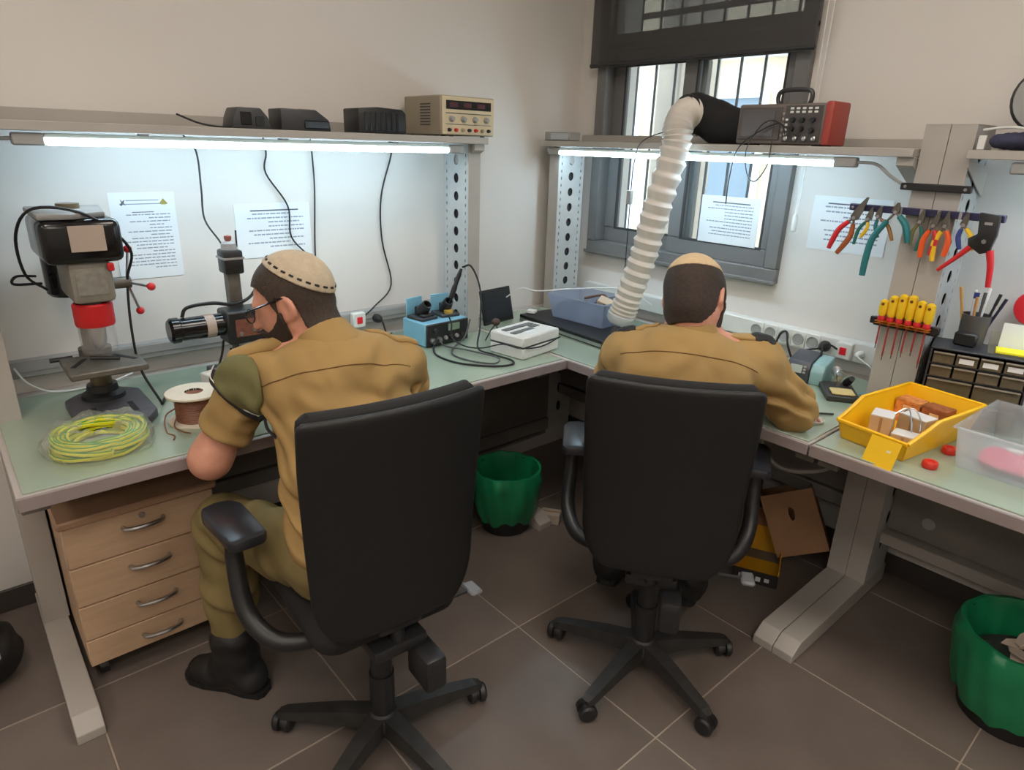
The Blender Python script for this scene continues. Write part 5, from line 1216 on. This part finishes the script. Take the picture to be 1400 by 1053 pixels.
def folds(P, L):
    out = 0
    for c, d, fr, s_, A_, wv in L:
        q = P-np.array(c, np.float32); g = np.exp(-(q**2).sum(-1)/(s_*s_)); ph = q @ (np.array(d, np.float32)*fr)
        out = out+A_*g*np.sin(ph+wv*np.sin(q[..., 2]*31+q[..., 0]*17)+wv*.6*np.sin(q[..., 1]*43))
    out = out*2.6+.0034*np.sin(P[..., 0]*37+2*np.sin(P[..., 2]*23))*np.sin(P[..., 2]*29+2*np.sin(P[..., 1]*31))
    w = np.sin((P[..., 0]*.35+P[..., 1]*.5+P[..., 2]*.8)*88+3*np.sin(P[..., 0]*21)+2.5*np.sin(P[..., 1]*27+P[..., 2]*13))
    return out+.0019*w*(.5+.5*np.sin(P[..., 0]*13+P[..., 2]*17+P[..., 1]*11))
def hand(S_, wrist, palm, fwd_tips, thumb_tip, k=.008):
    """palm centre and four fingertip targets; fingers run palm -> knuckle -> tip with a bend"""
    w_ = np.array(wrist, float); p = np.array(palm, float); S_.cap(wrist, palm, .026, .030, .02)
    tips = [np.array(t, float) for t in fwd_tips]; mid = np.mean(tips, 0); d = (mid-p)/np.linalg.norm(mid-p)
    side = tips[-1]-tips[0]; side = side-d*(side @ d); side /= np.linalg.norm(side)+1e-9
    nrm = np.cross(d, side); nrm = nrm if nrm[2] > 0 else -nrm
    for i, t in enumerate(tips):
        r0 = p+d*.030+side*(-.030+.020*i); S_.cap(tuple(p+side*(-.018+.012*i)), tuple(r0), .018, .0115, .012)
        m1 = r0+(t-r0)*.42+nrm*.016; m2 = r0+(t-r0)*.75+nrm*.012
        S_.chain([tuple(r0), tuple(m1), tuple(m2), tuple(t)], [.0105, .0095, .0085, .0075], k)
    tt = np.array(thumb_tip, float); b0 = p-d*.015-side*.022; m1 = b0+(tt-b0)*.5+side*-.012
    S_.chain([tuple(b0), tuple(m1), tuple(tt)], [.014, .0115, .0085], k)
def bvh_of(o):
    from mathutils.bvhtree import BVHTree
    return BVHTree.FromPolygons([v.co[:] for v in o.data.vertices], [p.vertices[:] for p in o.data.polygons])
def drape(o, pts, off, sub=8):
    b = bvh_of(o); out = []
    for p in spline(pts, sub):
        c, n, i, d = b.find_nearest(p); out.append(c+n*off)
    return out
def boot(parent, ankle, heel, toe, name='boot'):
    a = np.array(ankle); h = np.array(heel); t = np.array(toe); ax = (t-h)/np.linalg.norm(t-h)
    S_ = Sdf(); S_.cap(tuple(a+np.array([0, 0, .075])), tuple(a), .068, .058, .03).cap(tuple(a), tuple(h+ax*.045+np.array([0, 0, .05])), .052, .046, .03)
    S_.cap(tuple(h+ax*.05+np.array([0, 0, .045])), tuple(t-ax*.055+np.array([0, 0, .034])), .046, .044, .03).cap(tuple(a), tuple(h+ax*.16+np.array([0, 0, .05])), .046, .042, .04)
    zf = min(h[2], t[2])
    n = np.cross(ax, np.cross(np.array([0, 0, 1.]), ax)); n /= np.linalg.norm(n)
    S_.post.append(lambda P, F: np.maximum(F+.002*np.sin(P[..., 2]*90+2*np.sin(P[..., 0]*60)), ((h+n*.012)-P) @ n.astype(np.float32)))
    o = np_obj(name, S_.mesh(.007), boot_m, parent)
    so = MB(); prof = []
    sd = np.cross(n, ax)
    for u, w_ in ((-.012, .018), (.0, .034), (.05, .040), (.12, .036), (.19, .046), (.245, .042), (.275, .024), (.285, .008)): prof.append((u*np.linalg.norm(t-h)/.28, w_))
    poly = prof+[(u, -w_) for u, w_ in prof[::-1]]
    Q = Matrix(((ax[0], sd[0], n[0], h[0]), (ax[1], sd[1], n[1], h[1]), (ax[2], sd[2], n[2], h[2]), (0, 0, 0, 1)))
    so.prism(poly, .0, .020, Q).build('sole', black_soft, o, smooth=False)
    return o

# ------------------------------------------------------------------ man at the left bench
p1 = thing('person', (-1.36, .70, 0), 0, 'bearded man in khaki uniform and glasses seated at the press', 'person')
inv1 = Matrix.Translation((1.36, -.70, 0))
def attach(o, par):          # geometry was sculpted in world space: keep it there
    o.parent = par; o.matrix_parent_inverse = Matrix.Translation(par.location).inverted(); return o
shL, shR, elL, elR = (-1.695, .572, 1.000), (-1.555, .945, 1.000), (-1.728, .452, .785), (-1.735, 1.075, .815)
wrL, wrR = (-1.905, .600, .872), (-1.960, .985, .845)
C7 = (-1.605, .748, 1.09); hc = (-1.680, .694, 1.200)
H1 = Head(hc, (-.62, -.74, -.30), (-.16, -.17, .97))
up1 = np.array(C7)-np.array((-1.40, .70, .62)); lat = np.array(shR)-np.array(shL)
fw = np.cross(up1, -lat); fw = fw if fw[0] < 0 else -fw
T1 = frame_from(fw, up1)
H1.neck = tuple(H1.loc(np.array(C7, np.float32)))
b1 = Sdf()
b1.fn(H1.d, *H1.box(.15), k=.02)
b1.cap(H1.world((-.035, 0, -.045)), C7, .058, .060, .03).cap(H1.world((-.01, 0, -.07)), tuple(np.array(C7)+T1 @ (.03, 0, 0)), .050, .052, .03)
b1.ell((-1.55, .752, .95), (.095, .160, .16), T1).ell((-1.43, .715, .74), (.10, .145, .16), T1)
for sh_, el_, wr_ in ((shL, elL, wrL), (shR, elR, wrR)):
    b1.cap(C7, sh_, .05, .055).chain([sh_, el_, wr_], [.055, .048, .029], .03)
    b1.cap(el_, tuple(np.array(el_)*.62+np.array(wr_)*.38), .043, .046, .03)
hand(b1, wrL, (-1.968, .645, .888), [(-2.045, .655, .868), (-2.060, .675, .868), (-2.062, .700, .87), (-2.050, .722, .875)], (-2.025, .640, .895))
hand(b1, wrR, (-2.035, .945, .845), [(-2.115, .93, .815), (-2.125, .905, .812), (-2.12, .885, .812), (-2.10, .868, .815)], (-2.07, .885, .86))
attach(np_obj('body', b1.mesh(.0045), skin_m, p1), p1)
def torso_sdf(parts):
    S_ = Sdf()
    for p in parts: S_.pr.append(p)
    return S_
def shirt_field(T, C7_, shl, shr, belly, chest, hip, sleeves, fl):
    S_ = Sdf()
    S_.ell(chest, (.120, .188, .200), T, k=.06).ell(tuple(np.array(C7_)*.45+np.array(chest)*.55+T @ (-.012, 0, .0)), (.105, .200, .120), T, k=.05)
    S_.ell(belly, (.128, .178, .19), T, k=.07).ell(hip, (.140, .185, .13), k=.06)
    n_ = np.array(C7_); S_.cap(tuple(n_-T @ np.array([.0, 0, .045])), tuple(n_+T @ np.array([.01, 0, -.01])), .085, .056, k=.05)
    S_.cap(shl, shr, .072, .072, k=.05)
    for sv in sleeves:
        for a, b_, ra, rb, flat in sv:
            if flat: S_.fn(lambda P, a=a, b_=b_, ra=ra, rb=rb: flat_cap(P, a, b_, ra, rb), np.minimum(a, b_)-.12, np.maximum(a, b_)+.12, k=.022)
            else: S_.cap(a, b_, ra, rb, k=.04)
    S_.post.append(lambda P, F: F+folds(P, fl))
    return S_
hemL = tuple(np.array(shL)*.28+np.array(elL)*.72+np.array((0, .004, .006))); hemR = tuple(np.array(shR)*.28+np.array(elR)*.72)
fl1 = [((-1.62, .62, .93), (.5, .6, .6), 110, .08, .007, 1.2), ((-1.52, .90, .92), (-.4, -.4, .8), 105, .09, .006, 1.3), ((-1.50, .76, .80), (.3, .1, .9), 70, .16, .006, 1.5),
       ((-1.40, .62, .70), (.2, .5, .85), 85, .13, .007, 1.4), ((-1.71, .52, .88), (.5, .45, .75), 95, .08, .0026, 1.6), ((-1.50, .82, 1.0), (.7, .5, -.3), 60, .11, .004, 1.0), ((-1.62, 1.0, .92), (.2, -.5, .8), 120, .09, .006, 1.2)]
S1 = shirt_field(T1, C7, shL, shR, (-1.435, .715, .75), (-1.545, .755, .92), (-1.385, .70, .615),
                 [[(shL, hemL, .074, .070, True)], [(shR, hemR, .074, .070, True)]], fl1)
sh1 = np_obj('shirt', S1.mesh(.006), shirt_m, p1); attach(sh1, p1)
def field_eval(S_):
    def f(P):
        F = np.full(P.shape[:-1], .08, np.float32)
        for g, a, b_, k in S_.pr: F = smin(F, g(P).astype(np.float32), k)
        for g in S_.post: F = g(P, F)
        return F
    return f
f1 = field_eval(S1)
def collar(name, C7_, T, hd, mat, par, w_=.070):
    c0 = np.array(C7_); tp = np.array(hd.world((-.035, 0, -.045))); ax = (tp-c0)/np.linalg.norm(tp-c0)
    ctr = c0+ax*.022
    def f(P):
        q = P-ctr.astype(np.float32); h = q @ ax.astype(np.float32); rad = np.linalg.norm(q-h[..., None]*ax.astype(np.float32), axis=-1)
        back = -(q @ T[:, 0].astype(np.float32))                         # higher at the nape
        R0 = w_-.32*np.clip(h, -.05, .05)
        ring = np.abs(rad-R0)-.0055
        return np.maximum(ring, np.maximum(-.050-h, h-(.012+.16*np.clip(back, -.08, .08))))
    return attach(shell(name, f, ctr-.12, ctr+.12, .0035, mat, par), par)
collar('collar', C7, T1, H1, shirt_m, p1, .072)
# seams, epaulette, beret
d_ = lambda p: tuple(np.array(p))
yk = [np.array(C7)+T1 @ np.array(v) for v in ((-.05, .20, -.10), (-.10, .12, -.085), (-.12, .0, -.080), (-.10, -.12, -.085), (-.05, -.20, -.10))]
attach(MB().tube(drape(sh1, yk, .0006), .0016, 5, 1).build('yoke_seam', seam_m, p1), p1)
def strap(par, fS, a, b_, r_, mat, name, t0=.003, t1=.009):
    a = np.array(a); b_ = np.array(b_)
    return attach(shell(name, lambda P: np.maximum(np.maximum(fS(P)-t1, t0-fS(P)-.004), sd_cap(P, a, b_, r_, r_*1.1)), np.minimum(a, b_)-r_*1.3, np.maximum(a, b_)+r_*1.3, .0035, mat, par), par)
eL0 = np.array(C7)*.45+np.array(shL)*.55+np.array((0, 0, .055)); eL1 = np.array(shL)+np.array((-.005, -.03, .065))
strap(p1, f1, np.array(C7)*.4+np.array(shR)*.6+np.array((0, 0, .06)), np.array(shR)+np.array((0, .03, .06)), .024, shirt_m, 'epaulette')
strap(p1, f1, np.array(C7)*.4+np.array(shL)*.6+np.array((0, 0, .06)), np.array(shL)+np.array((0, -.03, .06)), .024, shirt_m, 'epaulette', t1=.026)
bc1 = np.array((-1.668, .548, .985)); bA1 = frame_from((.35, -.75, .35), (-.25, .25, .9))
def beret_f(P):
    e = sd_ell(P, bc1, (.088, .085, .095), bA1); fs_ = f1(P)
    cut = (P-bc1.astype(np.float32)) @ np.array((-.26, -.63, -.73), np.float32)-.040
    return smax(np.maximum(fs_-.016, .001-fs_), smax(e, cut, .004), .008)
br1 = shell('beret', beret_f, bc1-.13, bc1+.13, .004, beret_m, p1); attach(br1, p1)
edge = [bc1+np.array(v) for v in ((-.075, -.085, .065), (-.045, -.075, .02), (-.005, -.06, -.02), (.035, -.03, -.052), (.075, .015, -.085))]
attach(MB().tube(drape(br1, edge, .001), .0085, 7, 1).build('beret_band', black_soft, p1), p1)
attach(MB().tube([Vector(p)+Vector((.006, -.003, .013)) for p in drape(br1, edge, .004)], .0016, 5, 1).build('beret_piping', white_p, p1), p1)
en = drape(br1, edge, .002)[-1]
attach(MB().tube([en, en+Vector((.012, .0, -.03)), en+Vector((.03, .015, -.055))], .004, 6).build('beret_ribbon', black_soft, p1), p1)
# trousers and boots
hpL, hpR = (-1.40, .615, .575), (-1.40, .785, .575); knL, knR = (-1.785, .485, .545), (-1.80, .90, .545); anL, anR = (-1.745, .452, .165), (-1.86, .93, .165)
t1 = Sdf(); t1.ell((-1.375, .70, .585), (.135, .180, .115), k=.05)
for h_, k_, a_ in ((hpL, knL, anL), (hpR, knR, anR)):
    t1.cap(h_, k_, .098, .080, k=.05).cap(k_, tuple(np.array(k_)*.45+np.array(a_)*.55), .078, .072, k=.04)
    t1.fn(lambda P, k_=k_, a_=a_: flat_cap(P, tuple(np.array(k_)*.5+np.array(a_)*.5), a_, .073, .052), np.minimum(k_, a_)-.12, np.maximum(k_, a_)+.12, k=.03)
flt = [((-1.74, .46, .35), (.2, .5, .85), 62, .16, .0028, 1.8), ((-1.60, .55, .56), (.8, .5, .3), 60, .16, .0035, 1.6), ((-1.75, .48, .52), (.5, .3, .8), 80, .09, .003, 1.4), ((-1.84, .92, .35), (.1, .2, 1), 75, .16, .006, 1.4)]
t1.post.append(lambda P, F: F+folds(P, flt))
attach(np_obj('trousers', t1.mesh(.007), trous_m, p1), p1)
attach(boot(p1, (-1.745, .452, .11), (-1.668, .498, .0), (-1.892, .345, .0)), p1)
attach(boot(p1, (-1.86, .93, .11), (-1.80, .94, .0), (-2.08, .91, .0)), p1)
# hair, beard, kippah, glasses
def hair_f(hd, thick, xs, zs, front=.075):
    def f(P):
        q = hd.loc(P); d = head_sdf(q, False); d = smin(d, sd_cap(q, (-.035, 0, -.045), hd.neck, .058, .060), .03); line = interp(q[..., 0], xs, zs)
        return np.maximum(np.maximum(d-thick, -.012-d), (line-q[..., 2])*.8)
    return f
attach(shell('hair', hair_f(H1, .0075, [-.12, -.05, -.036, -.030, .012, .020, .036, .060, .10], [-.115, -.100, -.065, .004, .022, -.02, .030, .058, .066]), *H1.box(.14), .0032, hair_m, p1), p1)
def beard_f(P):
    q = H1.loc(P); d = head_sdf(q); line = interp(q[..., 0], [.0, .018, .03, .05, .075, .085, .12], [-.02, -.015, -.035, -.052, -.062, -.058, -.058])
    lips = sd_ell(q, (.098, 0, -.076), (.014, .022, .009))
    return np.maximum(np.maximum(np.maximum(d-.009, -.012-d), (q[..., 2]-line)*.8), np.maximum((.008-q[..., 0])*.9, -lips))
attach(shell('beard', beard_f, *H1.box(.14), .0032, beard_m, p1), p1)
def kippah(par, hd, n, dist, mat, band):
    n = np.array(n, float); n /= np.linalg.norm(n)
    f = lambda P: (lambda q, : np.maximum(np.maximum(head_sdf(q)-.0125, .0065-head_sdf(q)), dist-q @ n.astype(np.float32)))(hd.loc(P))
    k_ = attach(shell('kippah', f, *hd.box(.14), .003, mat, par), par)
    u = np.cross(n, (0, 1, 0)); u /= np.linalg.norm(u); v = np.cross(n, u)
    if band:
        def g(P):
            q = hd.loc(P); d = head_sdf(q); h = q @ n.astype(np.float32); a = np.arctan2(q @ v.astype(np.float32), q @ u.astype(np.float32))
            return np.maximum(np.maximum(d-.0145, .011-d), np.maximum(np.abs(h-dist-.0145)-.0028, (-.25-np.sin(a*22))*.004))
        c = hd.world(tuple(n*(dist+.02)))
        attach(shell('kippah_pattern', g, np.array(c)-.115, np.array(c)+.115, .0019, black_soft, par), par)
kippah(p1, H1, (-.66, 0, .75), .066, kip_m, True)
gl = MB(); W = lambda *p: H1.world(p)
for s_ in (-1, 1): gl.tube([W(-.022, s_*.084, .006), W(-.008, s_*.085, .017), W(.05, s_*.082, .012), W(.103, s_*.070, .006)], .0026, 6)
for s_ in (-1, 1): gl.tube([W(.108, s_*.034+.026*math.cos(a), -.010+.018*math.sin(a)) for a in np.linspace(0, 2*PI, 12, endpoint=False)], .0018, 5, 4, True)
gl.tube([W(.110, -.010, -.004), W(.114, 0, -.001), W(.110, .010, -.004)], .0018, 5)
gl.tube([W(.103, .070, .006), W(.107, .060, .003)], .0022, 5); gl.tube([W(.103, -.070, .006), W(.107, -.060, .003)], .0022, 5)
g_ = attach(gl.build('glasses', black_gloss, p1), p1)
ln = MB()
for s_ in (-1, 1): ln.add([W(.108, s_*.034+.025*math.cos(a), -.010+.017*math.sin(a)) for a in np.linspace(0, 2*PI, 16, endpoint=False)], [tuple(range(16))])
o = ln.build('lens', glassy('spectacle_lens', (255, 255, 255), .03), g_); o.matrix_parent_inverse = Matrix.Identity(4)
# ------------------------------------------------------------------ man at the window bench
p2 = thing('person', (-.98, 1.46, 0), 0, 'man in khaki uniform hunched over the window bench, seen from behind', 'person')
shL, shR, elL, elR = (-1.215, 1.535, 1.005), (-.935, 1.795, 1.005), (-1.375, 1.66, .835), (-.862, 1.935, .850)
wrL, wrR = (-1.355, 1.900, .850), (-1.075, 2.035, .845)
C7 = (-1.066, 1.630, 1.092); hc = (-1.092, 1.672, 1.192)
H2 = Head(hc, (-.12, .82, -.56), (-.32, .40, .80))
up2 = np.array(C7)-np.array((-.975, 1.475, .62)); lat = np.array(shR)-np.array(shL); fw = np.cross(up2, -lat); fw = fw if fw[1] > 0 else -fw
T2 = frame_from(fw, up2)
H2.neck = tuple(H2.loc(np.array(C7, np.float32)))
b2 = Sdf(); b2.fn(H2.d, *H2.box(.15), k=.02)
b2.cap(H2.world((-.035, 0, -.045)), C7, .058, .060, .03).cap(H2.world((-.01, 0, -.07)), tuple(np.array(C7)+T2 @ (.03, 0, 0)), .050, .052, .03)
b2.ell((-1.035, 1.575, .93), (.095, .160, .16), T2).ell((-1.015, 1.52, .74), (.10, .145, .16), T2)
for sh_, el_, wr_ in ((shL, elL, wrL), (shR, elR, wrR)):
    b2.cap(C7, sh_, .05, .055).chain([sh_, el_, wr_], [.056, .046, .030], .03)
hand(b2, wrL, (-1.315, 1.965, .842), [(-1.295, 2.045, .812), (-1.275, 2.05, .812), (-1.255, 2.045, .812), (-1.240, 2.03, .812)], (-1.255, 1.985, .83))
hand(b2, wrR, (-1.145, 2.055, .838), [(-1.205, 2.11, .812), (-1.215, 2.095, .81), (-1.222, 2.075, .81), (-1.218, 2.055, .81)], (-1.19, 2.035, .835))
attach(np_obj('body', b2.mesh(.0045), skin_m, p2), p2)
hmL = tuple(np.array(elL)*.45+np.array(wrL)*.55); hmR = tuple(np.array(elR)*.40+np.array(wrR)*.60)
fl2 = [((-1.06, 1.56, 1.02), (.6, .5, -.9), 80, .07, .006, .6), ((-.96, 1.68, .90), (.3, .6, .7), 100, .10, .006, 1.3), ((-1.15, 1.53, .90), (.6, -.2, .7), 100, .10, .006, 1.3), ((-.90, 1.86, .92), (-.3, .5, .8), 120, .09, .007, 1.3),
       ((-.87, 1.93, .86), (-.6, .6, .5), 110, .08, .007, 1.2), ((-1.0, 1.47, .75), (.3, .1, .9), 75, .16, .006, 1.5), ((-1.30, 1.60, .90), (.5, -.5, .7), 110, .09, .006, 1.2), ((-1.02, 1.58, .98), (.5, .45, .2), 45, .12, .003, .8)]
S2 = shirt_field(T2, C7, shL, shR, (-1.015, 1.525, .75), (-1.035, 1.57, .92), (-1.0, 1.505, .615),
                 [[(shL, elL, .074, .062, False), (elL, hmL, .061, .050, True)], [(shR, elR, .076, .066, False), (elR, hmR, .066, .052, True)]], fl2)
sh2 = np_obj('shirt', S2.mesh(.006), shirt_m, p2); attach(sh2, p2); f2 = field_eval(S2)
collar('collar', C7, T2, H2, shirt_m, p2, .070)
yk = [np.array(C7)+T2 @ np.array(v) for v in ((-.05, .20, -.085), (-.10, .12, -.070), (-.12, .0, -.066), (-.10, -.12, -.070), (-.05, -.20, -.085))]
attach(MB().tube(drape(sh2, yk, .0006), .0016, 5, 1).build('yoke_seam', seam_m, p2), p2)
for s_ in (shL, shR):
    strap(p2, f2, np.array(C7)*.4+np.array(s_)*.6+np.array((0, 0, .06)), np.array(s_)*1.06-np.array(C7)*.06+np.array((0, 0, .06)), .024, shirt_m, 'epaulette')
    e = np.array(s_)+np.array((0, 0, .066)); strap(p2, f2, e-(np.array(s_)-np.array(C7))*.04, e+(np.array(s_)-np.array(C7))*.08, .030, black_soft, 'rank_loop', t1=.014)
hpL, hpR = (-1.08, 1.46, .575), (-.94, 1.56, .575); knL, knR = (-1.345, 1.80, .545), (-1.14, 1.93, .545); anL, anR = (-1.325, 1.70, .20), (-1.075, 1.83, .20)
t2 = Sdf(); t2.ell((-1.01, 1.50, .585), (.14, .14, .115), k=.05)
for h_, k_, a_ in ((hpL, knL, anL), (hpR, knR, anR)):
    t2.cap(h_, k_, .098, .080, k=.05).cap(k_, tuple(np.array(k_)*.45+np.array(a_)*.55), .078, .070, k=.04)
    t2.fn(lambda P, k_=k_, a_=a_: flat_cap(P, tuple(np.array(k_)*.5+np.array(a_)*.5), a_, .072, .052), np.minimum(k_, a_)-.12, np.maximum(k_, a_)+.12, k=.03)
t2.post.append(lambda P, F: F+folds(P, [((-1.33, 1.75, .36), (.1, .2, 1), 75, .16, .007, 1.4), ((-1.1, 1.88, .36), (.1, .2, 1), 75, .16, .007, 1.4), ((-1.2, 1.62, .56), (.6, .6, .3), 70, .16, .006, 1.5)]))
attach(np_obj('trousers', t2.mesh(.007), trous_m, p2), p2)
attach(boot(p2, (-1.325, 1.69, .15), (-1.305, 1.64, .075), (-1.40, 1.87, .012)), p2)
attach(boot(p2, (-1.075, 1.82, .15), (-1.055, 1.77, .075), (-1.14, 2.01, .012)), p2)
attach(shell('hair', hair_f(H2, .0105, [-.12, -.05, -.036, -.030, .012, .020, .036, .060, .10], [-.115, -.105, -.065, .004, .022, -.02, .030, .058, .066]), *H2.box(.14), .0032, hair2_m, p2), p2)
def beard2(P):
    q = H2.loc(P); d = head_sdf(q); line = interp(q[..., 0], [.0, .018, .03, .05, .075, .085, .12], [-.02, -.015, -.035, -.052, -.062, -.058, -.058])
    return np.maximum(np.maximum(np.maximum(d-.007, -.012-d), (q[..., 2]-line)*.8), (.008-q[..., 0])*.9)
attach(shell('beard', beard2, *H2.box(.14), .0035, beard_m, p2), p2)
kippah(p2, H2, (-.20, 0, .98), .072, kip2_m, False)
